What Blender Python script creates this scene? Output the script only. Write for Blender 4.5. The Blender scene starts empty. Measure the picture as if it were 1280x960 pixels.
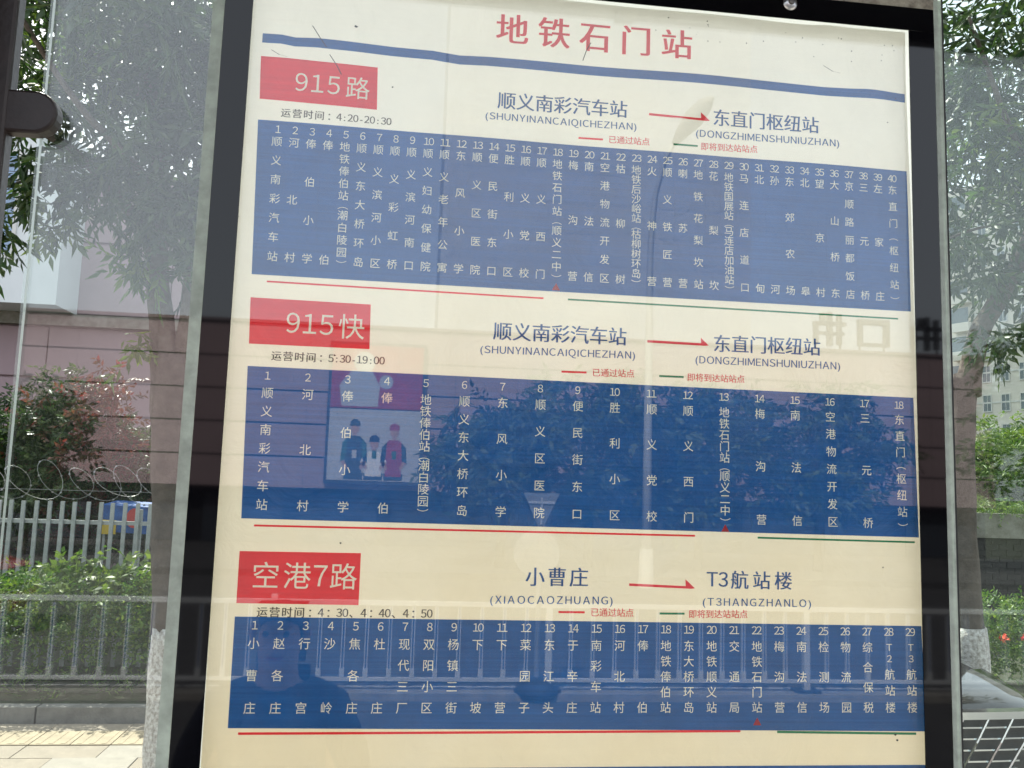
import bpy, bmesh, math, random
import numpy as np
from mathutils import Vector, Matrix

random.seed(7)
rng = np.random.default_rng(11)
scene = bpy.context.scene
col = scene.collection
R = math.radians

# ---------------------------------------------------------------- camera
cam_data = bpy.data.cameras.new('camera')
cam = bpy.data.objects.new('camera', cam_data)
col.objects.link(cam)
cam_data.sensor_width = 36.0
cam_data.lens = 30.094
cam_data.clip_start = 0.02
cam_data.clip_end = 2000
_r = Vector((0.99268751, -0.116571, 0.03134809))
_u = Vector((-0.04433485, -0.11053935, 0.99288241))
_f = Vector((0.1122761, 0.98701178, 0.11489919))
cam.matrix_world = Matrix(((_r.x, _u.x, -_f.x, 0.0), (_r.y, _u.y, -_f.y, -1.25), (_r.z, _u.z, -_f.z, 2.1), (0, 0, 0, 1)))
scene.camera = cam

# ---------------------------------------------------------------- world and sun
SUN_EL, SUN_AZ = R(51), R(-24)          # azimuth measured from +Y towards +X
world = bpy.data.worlds.new('World')
scene.world = world
world.use_nodes = True
wn = world.node_tree
for n in list(wn.nodes): wn.nodes.remove(n)
w_out = wn.nodes.new('ShaderNodeOutputWorld')
w_bg = wn.nodes.new('ShaderNodeBackground')
w_sky = wn.nodes.new('ShaderNodeTexSky')
w_sky.sky_type = 'NISHITA'
w_sky.sun_disc = False
w_sky.sun_elevation = SUN_EL
w_sky.sun_rotation = SUN_AZ
w_sky.dust_density = 4.0
w_sky.air_density = 1.2
w_mix = wn.nodes.new('ShaderNodeMix'); w_mix.data_type = 'RGBA'
w_mix.inputs[0].default_value = 0.62     # thin bright high cloud that whitens the whole sky
w_mix.inputs[7].default_value = (9.0, 9.5, 10.2, 1)
wn.links.new(w_sky.outputs[0], w_mix.inputs[6])
wn.links.new(w_mix.outputs[2], w_bg.inputs[0])
w_bg.inputs[1].default_value = 0.066
wn.links.new(w_bg.outputs[0], w_out.inputs[0])

sun_d = bpy.data.lights.new('sun', 'SUN')
sun_d.energy = 2.9
sun_d.angle = R(0.6)
sun_d.color = (1.0, 0.955, 0.88)
sun = bpy.data.objects.new('sun', sun_d)
col.objects.link(sun)
sdir = Vector((math.sin(SUN_AZ) * math.cos(SUN_EL), math.cos(SUN_AZ) * math.cos(SUN_EL), math.sin(SUN_EL)))
sun.rotation_euler = (-sdir).to_track_quat('-Z', 'Y').to_euler()

scene.view_settings.view_transform = 'Standard'
scene.view_settings.look = 'None'
scene.view_settings.gamma = 1.0
scene.view_settings.use_curve_mapping = False
scene.view_settings.exposure = 1.75
scene.cycles.use_adaptive_sampling = False
scene.cycles.max_bounces = 10
scene.cycles.transparent_max_bounces = 16
scene.cycles.glossy_bounces = 6
scene.cycles.caustics_reflective = False
scene.cycles.caustics_refractive = False

# ---------------------------------------------------------------- materials
MATS = {}
def mat(name, color=(.5, .5, .5), rough=.6, metal=0.0, spec=.5, noise=0.0, nscale=6.0, c2=None, bump=0.0, bscale=40.0, trans=0.0, coat=0.0, rnd=0.0, detail=6):
    """Principled material: two colours mixed by noise, bump, optional per-leaf variation and leaf translucency."""
    m = bpy.data.materials.new(name); m.use_nodes = True; MATS[name] = m
    nt = m.node_tree; N = nt.nodes; L = nt.links
    b = N['Principled BSDF']; out = N['Material Output']
    b.inputs['Roughness'].default_value = rough
    b.inputs['Metallic'].default_value = metal
    b.inputs['Specular IOR Level'].default_value = spec
    b.inputs['Coat Weight'].default_value = coat
    b.inputs['Coat Roughness'].default_value = .04
    b.inputs['Base Color'].default_value = (*color, 1)
    csock = None
    tc = N.new('ShaderNodeTexCoord')
    if noise > 0 or c2:
        nz = N.new('ShaderNodeTexNoise'); nz.inputs['Scale'].default_value = nscale; nz.inputs['Detail'].default_value = detail
        nz.inputs['Roughness'].default_value = .65
        L.new(tc.outputs['Object'], nz.inputs['Vector'])
        ramp = N.new('ShaderNodeMapRange'); ramp.inputs[1].default_value = .35; ramp.inputs[2].default_value = .65
        L.new(nz.outputs[0], ramp.inputs[0])
        mx = N.new('ShaderNodeMix'); mx.data_type = 'RGBA'
        mx.inputs[6].default_value = (*color, 1)
        mx.inputs[7].default_value = (*(c2 or tuple(c * (1 - noise) for c in color)), 1)
        L.new(ramp.outputs[0], mx.inputs[0]); csock = mx.outputs[2]
    if rnd > 0:
        g = N.new('ShaderNodeNewGeometry'); hs = N.new('ShaderNodeHueSaturation')
        mr = N.new('ShaderNodeMapRange'); mr.inputs[3].default_value = 1 - rnd; mr.inputs[4].default_value = 1 + rnd
        L.new(g.outputs['Random Per Island'], mr.inputs[0]); L.new(mr.outputs[0], hs.inputs['Value'])
        mr2 = N.new('ShaderNodeMapRange'); mr2.inputs[3].default_value = .5 + rnd * .07; mr2.inputs[4].default_value = .5 - rnd * .07
        L.new(g.outputs['Random Per Island'], mr2.inputs[0]); L.new(mr2.outputs[0], hs.inputs['Hue'])
        if csock: L.new(csock, hs.inputs['Color'])
        else: hs.inputs['Color'].default_value = (*color, 1)
        csock = hs.outputs[0]
    if csock: L.new(csock, b.inputs['Base Color'])
    if bump > 0:
        bn = N.new('ShaderNodeTexNoise'); bn.inputs['Scale'].default_value = bscale; bn.inputs['Detail'].default_value = 8
        L.new(tc.outputs['Object'], bn.inputs['Vector'])
        bp = N.new('ShaderNodeBump'); bp.inputs['Strength'].default_value = bump; bp.inputs['Distance'].default_value = .02
        L.new(bn.outputs[0], bp.inputs['Height']); L.new(bp.outputs[0], b.inputs['Normal'])
    if trans > 0:
        t = N.new('ShaderNodeBsdfTranslucent'); ms = N.new('ShaderNodeMixShader'); ms.inputs[0].default_value = trans
        g2 = N.new('ShaderNodeHueSaturation'); g2.inputs['Value'].default_value = 1.6; g2.inputs['Saturation'].default_value = 1.15
        if csock: L.new(csock, g2.inputs['Color'])
        else: g2.inputs['Color'].default_value = (*color, 1)
        L.new(g2.outputs[0], t.inputs['Color'])
        L.new(b.outputs[0], ms.inputs[1]); L.new(t.outputs[0], ms.inputs[2]); L.new(ms.outputs[0], out.inputs[0])
    return m

def glass_mat(name, tint=(.93, .97, .95), f0=.045, dust=.03, dustcol=(.62, .62, .57), gscale=5.0):
    """Clear pane: each face passes light straight on, mirrors a Fresnel share and carries a thin dust film."""
    m = bpy.data.materials.new(name); m.use_nodes = True; MATS[name] = m
    nt = m.node_tree; N = nt.nodes; L = nt.links
    N.remove(N['Principled BSDF']); out = N['Material Output']
    g = N.new('ShaderNodeNewGeometry')
    dot = N.new('ShaderNodeVectorMath'); dot.operation = 'DOT_PRODUCT'
    L.new(g.outputs['Normal'], dot.inputs[0]); L.new(g.outputs['Incoming'], dot.inputs[1])
    ab = N.new('ShaderNodeMath'); ab.operation = 'ABSOLUTE'; L.new(dot.outputs['Value'], ab.inputs[0])
    sb = N.new('ShaderNodeMath'); sb.operation = 'SUBTRACT'; sb.use_clamp = True; sb.inputs[0].default_value = 1; L.new(ab.outputs[0], sb.inputs[1])
    pw = N.new('ShaderNodeMath'); pw.operation = 'POWER'; pw.inputs[1].default_value = 5; L.new(sb.outputs[0], pw.inputs[0])
    ma = N.new('ShaderNodeMath'); ma.operation = 'MULTIPLY_ADD'; ma.inputs[1].default_value = 1 - f0; ma.inputs[2].default_value = f0
    L.new(pw.outputs[0], ma.inputs[0])
    tr = N.new('ShaderNodeBsdfTransparent'); tr.inputs[0].default_value = (*tint, 1)
    gl = N.new('ShaderNodeBsdfGlossy'); gl.inputs['Roughness'].default_value = 0.0
    m1 = N.new('ShaderNodeMixShader'); L.new(ma.outputs[0], m1.inputs[0]); L.new(tr.outputs[0], m1.inputs[1]); L.new(gl.outputs[0], m1.inputs[2])
    tc = N.new('ShaderNodeTexCoord'); nz = N.new('ShaderNodeTexNoise'); nz.inputs['Scale'].default_value = gscale; nz.inputs['Detail'].default_value = 9
    nz.inputs['Roughness'].default_value = .72
    gm = N.new('ShaderNodeMapping'); gm.inputs['Scale'].default_value = (1.6, 1, .55); gm.inputs['Rotation'].default_value = (0, .25, 0)
    L.new(tc.outputs['Object'], gm.inputs[0]); L.new(gm.outputs[0], nz.inputs['Vector'])
    mr = N.new('ShaderNodeMapRange'); mr.inputs[1].default_value = .38; mr.inputs[2].default_value = .75; mr.inputs[3].default_value = dust * .2; mr.inputs[4].default_value = dust * 3
    L.new(nz.outputs[0], mr.inputs[0])
    df = N.new('ShaderNodeBsdfDiffuse'); df.inputs[0].default_value = (*dustcol, 1)
    m2 = N.new('ShaderNodeMixShader'); L.new(mr.outputs[0], m2.inputs[0]); L.new(m1.outputs[0], m2.inputs[1]); L.new(df.outputs[0], m2.inputs[2])
    L.new(m2.outputs[0], out.inputs[0])
    return m

# print on the sheet: fine horizontal ribs of the plotter, slow yellowing
def print_mat(name, color, stain=None, rib=.05, rough=.38, through=.50, fade=.0):
    m = mat(name, color, rough=rough, spec=.5)
    nt = m.node_tree; N = nt.nodes; L = nt.links; b = N['Principled BSDF']
    tc = N.new('ShaderNodeTexCoord')
    mp = N.new('ShaderNodeMapping'); mp.inputs['Scale'].default_value = (3.0, 3.0, 330.0); L.new(tc.outputs['Object'], mp.inputs[0])
    nz = N.new('ShaderNodeTexNoise'); nz.inputs['Scale'].default_value = 1.0; nz.inputs['Detail'].default_value = 3
    L.new(mp.outputs[0], nz.inputs['Vector'])
    mr = N.new('ShaderNodeMapRange'); mr.inputs[1].default_value = .3; mr.inputs[2].default_value = .7; mr.inputs[3].default_value = 1 - rib; mr.inputs[4].default_value = 1 + rib
    L.new(nz.outputs[0], mr.inputs[0])
    hs = N.new('ShaderNodeHueSaturation')
    fn = N.new('ShaderNodeTexNoise'); fn.inputs['Scale'].default_value = 7; fn.inputs['Detail'].default_value = 7; fn.inputs['Roughness'].default_value = .7
    L.new(tc.outputs['Object'], fn.inputs['Vector'])
    fr = N.new('ShaderNodeMapRange'); fr.inputs[1].default_value = .3; fr.inputs[2].default_value = .7; fr.inputs[3].default_value = 1 - fade; fr.inputs[4].default_value = 1 + fade
    L.new(fn.outputs[0], fr.inputs[0])
    fm = N.new('ShaderNodeMath'); fm.operation = 'MULTIPLY'; L.new(fr.outputs[0], fm.inputs[0]); L.new(mr.outputs[0], fm.inputs[1]); L.new(fm.outputs[0], hs.inputs['Value'])
    if stain:
        sp = N.new('ShaderNodeSeparateXYZ'); L.new(tc.outputs['Object'], sp.inputs[0])
        n2 = N.new('ShaderNodeTexNoise'); n2.inputs['Scale'].default_value = 4.5; n2.inputs['Detail'].default_value = 4
        L.new(tc.outputs['Object'], n2.inputs['Vector'])
        ad = N.new('ShaderNodeMath'); ad.operation = 'MULTIPLY_ADD'; ad.inputs[1].default_value = -.5; L.new(n2.outputs[0], ad.inputs[0]); L.new(sp.outputs[2], ad.inputs[2])
        m3 = N.new('ShaderNodeMapRange'); m3.inputs[1].default_value = 1.45; m3.inputs[2].default_value = 2.45; m3.inputs[3].default_value = 1; m3.inputs[4].default_value = 0
        L.new(ad.outputs[0], m3.inputs[0])
        mx = N.new('ShaderNodeMix'); mx.data_type = 'RGBA'; mx.inputs[6].default_value = (*color, 1); mx.inputs[7].default_value = (*stain, 1)
        L.new(m3.outputs[0], mx.inputs[0]); L.new(mx.outputs[2], hs.inputs['Color'])
    else: hs.inputs['Color'].default_value = (*color, 1)
    L.new(hs.outputs[0], b.inputs['Base Color'])
    tl = N.new('ShaderNodeBsdfTranslucent'); ms = N.new('ShaderNodeMixShader'); ms.inputs[0].default_value = through
    L.new(hs.outputs[0], tl.inputs['Color']); L.new(b.outputs[0], ms.inputs[1]); L.new(tl.outputs[0], ms.inputs[2]); L.new(ms.outputs[0], N['Material Output'].inputs[0])
    bn = N.new('ShaderNodeTexNoise'); bn.inputs['Scale'].default_value = 11; bn.inputs['Detail'].default_value = 6; bn.inputs['Distortion'].default_value = 1.2
    L.new(tc.outputs['Object'], bn.inputs['Vector'])
    bp = N.new('ShaderNodeBump'); bp.inputs['Strength'].default_value = .6; bp.inputs['Distance'].default_value = .016
    L.new(bn.outputs[0], bp.inputs['Height']); L.new(bp.outputs[0], b.inputs['Normal'])
    return m

glass_mat('front_glass', (.985, .99, .985), .074, .008)
glass_mat('rear_glass', (.94, .97, .955), .024, .007, (.6, .63, .6), 7.0)
glass_mat('side_glass', (.95, .975, .96), .041, .004, (.6, .62, .58), 4.0)
print_mat('paper', (.93, .90, .82), (.93, .79, .56), .012, fade=.03)
print_mat('ink_blue', (.015, .13, .45), None, .13, fade=.12)
print_mat('ink_blue_text', (.045, .16, .46), None, .03)
print_mat('ink_red', (.93, .035, .05), None, .05, fade=.08)
print_mat('ink_red_text', (.90, .055, .09), None, .02)
print_mat('ink_green', (.02, .27, .12), None, .02)
print_mat('ink_grey', (.12, .10, .09), None, .02)
print_mat('ink_cream', (.97, .98, .90), None, .02, through=.5)
mat('black_tape', (.003, .003, .004), .03, spec=.44)
mat('backing', (.60, .60, .595), .7, trans=.73)
mat('edge_tape', (.60, .63, .57), .35, noise=.35, nscale=30, bump=.1)
_t = MATS['edge_tape'].node_tree; _tr = _t.nodes.new('ShaderNodeBsdfTransparent'); _mx = _t.nodes.new('ShaderNodeMixShader'); _mx.inputs[0].default_value = .42
_tr.inputs[0].default_value = (.85, .93, .88, 1); _t.links.new(_t.nodes['Principled BSDF'].outputs[0], _mx.inputs[1]); _t.links.new(_tr.outputs[0], _mx.inputs[2]); _t.links.new(_mx.outputs[0], _t.nodes['Material Output'].inputs[0])
mat('grime', (.47, .43, .33), .8, c2=(.16, .14, .11), nscale=45)
mat('glass_edge', (.72, .80, .74), .3)
mat('gasket', (.012, .012, .012), .6)
mat('steel', (.55, .55, .55), .3, metal=1)
mat('steel_dark', (.16, .15, .14), .45, metal=.9)
mat('fleck', (.03, .028, .025), .8)
mat('brown_paint', (.028, .017, .015), .42, noise=.4, nscale=20, bump=.05, bscale=120)
mat('canopy_dark', (.02, .02, .022), .7)
mat('asphalt', (.07, .07, .072), .9, noise=.35, nscale=3, bump=.4, bscale=120)
mat('platform', (.42, .39, .35), .9, noise=.25, nscale=2, bump=.3, bscale=60)
mat('tile', (.36, .325, .27), .85, noise=.22, nscale=5, bump=.25, bscale=90)
mat('tile_warm', (.33, .28, .215), .85, noise=.2, nscale=6, bump=.25, bscale=90)
mat('joint', (.16, .14, .12), .95, noise=.3, nscale=20)
mat('tactile', (.41, .335, .22), .8, noise=.3, nscale=5, bump=.2)
mat('kerbstone', (.27, .26, .24), .9, noise=.35, nscale=6, bump=.4, bscale=50)
mat('soil', (.05, .045, .03), 1, c2=(.035, .055, .02), nscale=10, bump=.6, bscale=30)
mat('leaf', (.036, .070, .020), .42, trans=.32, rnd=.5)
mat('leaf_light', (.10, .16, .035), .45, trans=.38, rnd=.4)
mat('leaf_hedge', (.095, .175, .035), .5, trans=.28, rnd=.55)
mat('leaf_red', (.12, .05, .03), .45, trans=.3, rnd=.5)
mat('leaf_far', (.05, .085, .03), .6, trans=.2, rnd=.5)
mat('flower', (.75, .10, .02), .6, rnd=.3)
mat('bark', (.085, .065, .048), .95, c2=(.15, .125, .10), nscale=14, bump=.9, bscale=35)
mat('bark_pale', (.115, .095, .078), .9, c2=(.07, .058, .048), nscale=10, bump=.6, bscale=35)
mat('whitewash', (.72, .71, .68), .9, c2=(.30, .27, .24), nscale=42, bump=.8, bscale=45, detail=10)
mat('fence_steel', (.42, .45, .45), .45, metal=.25, noise=.2, nscale=20)
mat('wire', (.30, .30, .29), .45, metal=.6)
mat('pink_render', (.36, .27, .285), .85, noise=.12, nscale=1.2, bump=.1)
mat('pink_panel', (.36, .265, .285), .75, noise=.12, nscale=.6)
mat('pink_near', (.40, .305, .325), .8, noise=.15, nscale=1.1, bump=.1)
mat('pink_dark', (.20, .14, .15), .85, noise=.15, nscale=1)
mat('white_bay', (.70, .74, .75), .7, noise=.08, nscale=1)
mat('recess', (.012, .012, .014), .7)
mat('blue_louver', (.30, .42, .60), .35, noise=.25, nscale=12)
mat('window_glass', (.05, .06, .075), .08, spec=.7)
mat('frame_white', (.6, .6, .58), .5)
mat('pale_wall', (.66, .62, .56), .85, noise=.06, nscale=.4)
mat('pane_far', (.16, .20, .22), .15, noise=.3, nscale=.6)
mat('brick_dark', (.035, .034, .033), .9, noise=.35, nscale=8, bump=.4)
mat('concrete', (.30, .29, .26), .9, c2=(.17, .16, .13), nscale=5, bump=.3)
mat('tower', (.50, .52, .56), .8, noise=.06, nscale=.1)
mat('tower_band', (.46, .485, .53), .6)
mat('rail_white', (.50, .52, .54), .4, noise=.15, nscale=6)
mat('rail_blue', (.02, .07, .22), .4)
mat('sign_back', (.24, .25, .26), .5, metal=.2, noise=.15, nscale=8)
mat('lamp_grey', (.42, .43, .42), .5)
mat('lamp_head', (.30, .28, .24), .5)
mat('car_black', (.006, .006, .007), .06, spec=.6, coat=.8)
mat('car_white', (.72, .72, .70), .25, coat=1)
mat('car_red', (.35, .02, .02), .25, coat=1)
mat('chrome', (.80, .80, .80), .12, metal=1)
mat('plastic_black', (.012, .012, .012), .45)
mat('rubber', (.02, .02, .02), .8)
mat('tail_red', (.5, .01, .01), .25)
mat('lamp_clear', (.55, .58, .6), .1, spec=.8)
mat('jacket', (.018, .026, .06), .7, noise=.3, nscale=8, bump=.3)
mat('trousers', (.03, .03, .035), .8)
mat('skin', (.45, .27, .19), .55)
mat('hair', (.012, .010, .009), .5)
mat('shoe', (.03, .028, .026), .5)
mat('ad_red', (.42, .035, .045), .5, noise=.3, nscale=1)
mat('ad_pale', (.50, .51, .52), .5, noise=.08, nscale=1)
mat('ad_dark', (.03, .05, .06), .6)
mat('ad_green', (.04, .14, .10), .6)
mat('ad_white', (.75, .75, .73), .6)
mat('ad_frame', (.05, .05, .06), .5)
mat('toy_blue', (.02, .13, .42), .5, c2=(.01, .05, .2), nscale=9)
mat('toy_yellow', (.6, .42, .04), .5)
mat('toy_red', (.5, .05, .04), .5)
mat('letter_dark', (.03, .03, .035), .6)

# ---------------------------------------------------------------- helpers
def tag(o, label=None, cat=None, group=None, kind=None):
    if label: o['label'] = label
    if cat: o['category'] = cat
    if group: o['group'] = group
    if kind: o['kind'] = kind
    return o

def empty(name, loc=(0, 0, 0), label=None, cat=None, group=None, rz=0.0):
    o = bpy.data.objects.new(name, None); o.empty_display_size = .1
    o.location = loc; o.rotation_euler = (0, 0, rz); col.objects.link(o)
    return tag(o, label, cat, group)

class MB:
    """collects shapes for one mesh"""
    def __init__(s): s.v = []; s.f = []; s.m = []; s.smooth = False
    def add(s, vs, fs, mi=0):
        k = len(s.v); s.v += [tuple(p) for p in vs]; s.f += [tuple(i + k for i in f) for f in fs]; s.m += [mi] * len(fs); return s
    def box(s, x0, x1, y0, y1, z0, z1, mi=0, M=None):
        vs = [(x, y, z) for z in (z0, z1) for y in (y0, y1) for x in (x0, x1)]
        if M: vs = [tuple(M @ Vector(p)) for p in vs]
        return s.add(vs, [(0, 2, 3, 1), (4, 5, 7, 6), (0, 1, 5, 4), (2, 6, 7, 3), (0, 4, 6, 2), (1, 3, 7, 5)], mi)
    def tube(s, pts, rad, n=8, cap=True, mi=0, wob=0.0):
        pts = [Vector(p) for p in pts]
        rad = rad if isinstance(rad, (list, tuple)) else [rad] * len(pts)
        vs = []; fs = []
        t0 = (pts[1] - pts[0]).normalized()
        a = t0.orthogonal().normalized()
        for i, p in enumerate(pts):
            t = (pts[min(i + 1, len(pts) - 1)] - pts[max(i - 1, 0)]).normalized()
            a = (a - t * a.dot(t)).normalized(); b = t.cross(a)
            for k in range(n):
                an = 2 * math.pi * k / n; rr = rad[i] * (1 + wob * math.sin(k * 2.3 + i * 1.7))
                vs.append(p + (a * math.cos(an) + b * math.sin(an)) * rr)
        for i in range(len(pts) - 1):
            for k in range(n):
                fs.append((i * n + k, i * n + (k + 1) % n, (i + 1) * n + (k + 1) % n, (i + 1) * n + k))
        if cap: fs.append(tuple(range(n - 1, -1, -1))); fs.append(tuple((len(pts) - 1) * n + k for k in range(n)))
        return s.add(vs, fs, mi)
    def prism(s, poly, y0, y1, mi=0):
        """polygon in x,z extruded from y0 to y1"""
        n = len(poly)
        vs = [(x, y0, z) for x, z in poly] + [(x, y1, z) for x, z in poly]
        fs = [tuple(range(n)), tuple(range(2 * n - 1, n - 1, -1))] + [(i, i + n, (i + 1) % n + n, (i + 1) % n) for i in range(n)]
        return s.add(vs, fs, mi)
    def mesh(s, name, mats):
        me = bpy.data.meshes.new(name); me.from_pydata(s.v, [], s.f)
        for m in (mats if isinstance(mats, (list, tuple)) else [mats]): me.materials.append(MATS[m])
        me.polygons.foreach_set('material_index', s.m)
        if s.smooth: me.polygons.foreach_set('use_smooth', [True] * len(s.f))
        me.update(); return me
    def build(s, name, mats, parent=None, bevel=0.0, loc=None):
        o = bpy.data.objects.new(name, s.mesh(name, mats)); col.objects.link(o)
        if parent: o.parent = parent
        if loc: o.location = loc
        if bevel:
            b = o.modifiers.new('bevel', 'BEVEL'); b.width = bevel; b.segments = 2; b.limit_method = 'ANGLE'
        return o

def place(me, name, parent, loc=(0, 0, 0), rot=(0, 0, 0), scale=None):
    o = bpy.data.objects.new(name, me); o.location = loc; o.rotation_euler = rot
    if scale: o.scale = scale
    o.parent = parent; col.objects.link(o); return o

def copy_tree(o, parent=None):
    c = o.copy(); col.objects.link(c)
    if parent: c.parent = parent
    for ch in list(o.children): copy_tree(ch, c)
    return c

def circle(cx, cz, r, n=20): return [(cx + r * math.cos(2 * math.pi * i / n), cz + r * math.sin(2 * math.pi * i / n)) for i in range(n)]

def np_mesh(name, V, F, mname, smooth=False):
    """mesh from numpy vertices and same-sized faces"""
    me = bpy.data.meshes.new(name)
    k = F.shape[1]
    me.vertices.add(len(V)); me.vertices.foreach_set('co', V.astype(np.float32).ravel())
    me.loops.add(F.size); me.loops.foreach_set('vertex_index', F.astype(np.int32).ravel())
    me.polygons.add(len(F)); me.polygons.foreach_set('loop_start', np.arange(0, F.size, k, dtype=np.int32))
    me.polygons.foreach_set('loop_total', np.full(len(F), k, dtype=np.int32))
    me.materials.append(MATS[mname]); me.update(calc_edges=True); me.validate()
    return me

def unit(a): return a / (np.linalg.norm(a, axis=-1, keepdims=True) + 1e-9)

def foliage(name, centres, mname, parent=None, leaf=.075, width=.3, spray=.32, n=9, droop=.5, cup=.12):
    """sprays of pointed folded leaflets hung at the given centres"""
    P = np.asarray(centres); m = len(P)
    ax = rng.normal(size=(m, 3)); ax[:, 2] = ax[:, 2] * .5 - droop; ax = unit(ax)
    side = unit(np.cross(ax, rng.normal(size=(m, 3)))); nrm = np.cross(ax, side)
    t = (np.arange(n) / max(n - 1, 1))[None, :]
    L = spray * rng.uniform(.7, 1.25, size=(m, 1))
    sg = np.where(np.arange(n) % 2, 1., -1.)[None, :, None]
    base = P[:, None] + ax[:, None] * (L * t)[..., None] - nrm[:, None] * (0.25 * L * t * t)[..., None]
    d = unit(ax[:, None] * (.55 + .5 * t[..., None]) + side[:, None] * sg * (1.05 - .6 * t[..., None]) + rng.normal(size=(m, n, 3)) * .22 + np.array([0, 0, -.25]))
    ln = leaf * rng.uniform(.7, 1.25, size=(m, n, 1))
    w = unit(np.cross(d, nrm[:, None] + rng.normal(size=(m, n, 3)) * .35)); up = np.cross(w, d)
    tip = base + d * ln - up * ln * .18
    mid = base + d * ln * .45 - up * ln * cup
    lf = base + d * ln * .42 + w * ln * width * .5
    rt = base + d * ln * .42 - w * ln * width * .5
    V = np.stack([base, lf, tip, rt, mid], axis=2).reshape(-1, 3)
    k = (np.arange(m * n) * 5)[:, None, None]
    F = (np.array([[0, 1, 4], [1, 2, 4], [2, 3, 4], [3, 0, 4]])[None] + k).reshape(-1, 3)
    # the twigs that carry them
    tw = np.stack([P, P + side * .004, P + ax * L * .5 - nrm * (.06 * L), P + ax * L - nrm * (.25 * L)], axis=1).reshape(-1, 3)
    kt = (np.arange(m) * 4)[:, None, None] + len(V)
    F2 = (np.array([[0, 1, 2], [1, 3, 2]])[None] + kt).reshape(-1, 3)
    me = np_mesh(name, np.vstack([V, tw]), np.vstack([F, F2]), mname)
    o = bpy.data.objects.new(name, me); col.objects.link(o)
    if parent: o.parent = parent
    return o

def clumps(c, r, n_clump, per, spread, flat=1.0):
    """points gathered in clumps inside an ellipsoid"""
    u = unit(rng.normal(size=(n_clump, 3))) * (rng.uniform(0, 1, size=(n_clump, 1)) ** .4)
    C = np.asarray(c) + u * np.asarray(r)
    return (C[:, None] + rng.normal(size=(n_clump, per, 3)) * spread * np.array([1, 1, .7 * flat])).reshape(-1, 3)

def boxpts(n, x0, x1, y0, y1, z0, z1, bumps=0.0):
    p = np.stack([rng.uniform(x0, x1, n), rng.uniform(y0, y1, n), rng.uniform(0, 1, n)], 1)
    top = z1 + bumps * (np.sin(p[:, 0] * 5.1) * .5 + np.sin(p[:, 0] * 11.3 + p[:, 1] * 4) * .5)
    p[:, 2] = z0 + (top - z0) * p[:, 2] ** .7
    return p

# ================================================================ THE ROUTE POSTER
def paper_y(x, z):
    """how far the loose sheet stands off the flat: slack waves at the top, a fold at the right shoulder"""
    t = max(0.0, min(1.0, (z - 2.35) / .5))
    a = .0022 * t * math.sin(9 * x + 14 * z) + .0016 * t * math.sin(23 * x - 9 * z + 1)
    d = (x - .70) * .8 + (z - 2.78) * .6
    a += -.004 * math.exp(-(d / .025) ** 2) * max(0, min(1, (z - 2.68) / .08)) * max(0, min(1, (x - .55) / .1))
    d2 = (x + .13) * .55 - (z - 2.78) * .83
    a += -.0025 * math.exp(-(d2 / .02) ** 2) * t
    return a + .0008 * math.sin(6 * x + 3 * z) + .0045
def on_paper(x, z, lift=0.0): return (x, paper_y(x, z) - lift, z)

poster = empty('route_poster', (0, 0, 0), 'cream paper bus route poster with three blue panels of white station names, behind the glass', 'poster')

def sheet(name, quad, material, lift, step=.012, parent=poster):
    """printed field: four corners (x,z) TL,TR,BR,BL laid on the paper"""
    (ax, az), (bx, bz), (cx_, cz_), (dx, dz) = quad
    nx = max(1, int(abs(bx - ax) / step)); nz = max(1, int(abs(az - dz) / step))
    V = []; F = []
    for j in range(nz + 1):
        for i in range(nx + 1):
            s, t = i / nx, j / nz
            x = (ax * (1 - s) + bx * s) * (1 - t) + (dx * (1 - s) + cx_ * s) * t
            z = (az * (1 - s) + bz * s) * (1 - t) + (dz * (1 - s) + cz_ * s) * t
            V.append(on_paper(x, z, lift))
    for j in range(nz):
        for i in range(nx):
            k = j * (nx + 1) + i; F.append((k, k + nx + 1, k + nx + 2, k + 1))
    mb = MB(); mb.add(V, F); mb.smooth = True
    return mb.build(name, material, parent)

sheet('paper', [(-.2735, 2.853), (.7768, 2.8585), (.789, 1.60), (-.2655, 1.60)], 'paper', 0, .01)

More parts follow.
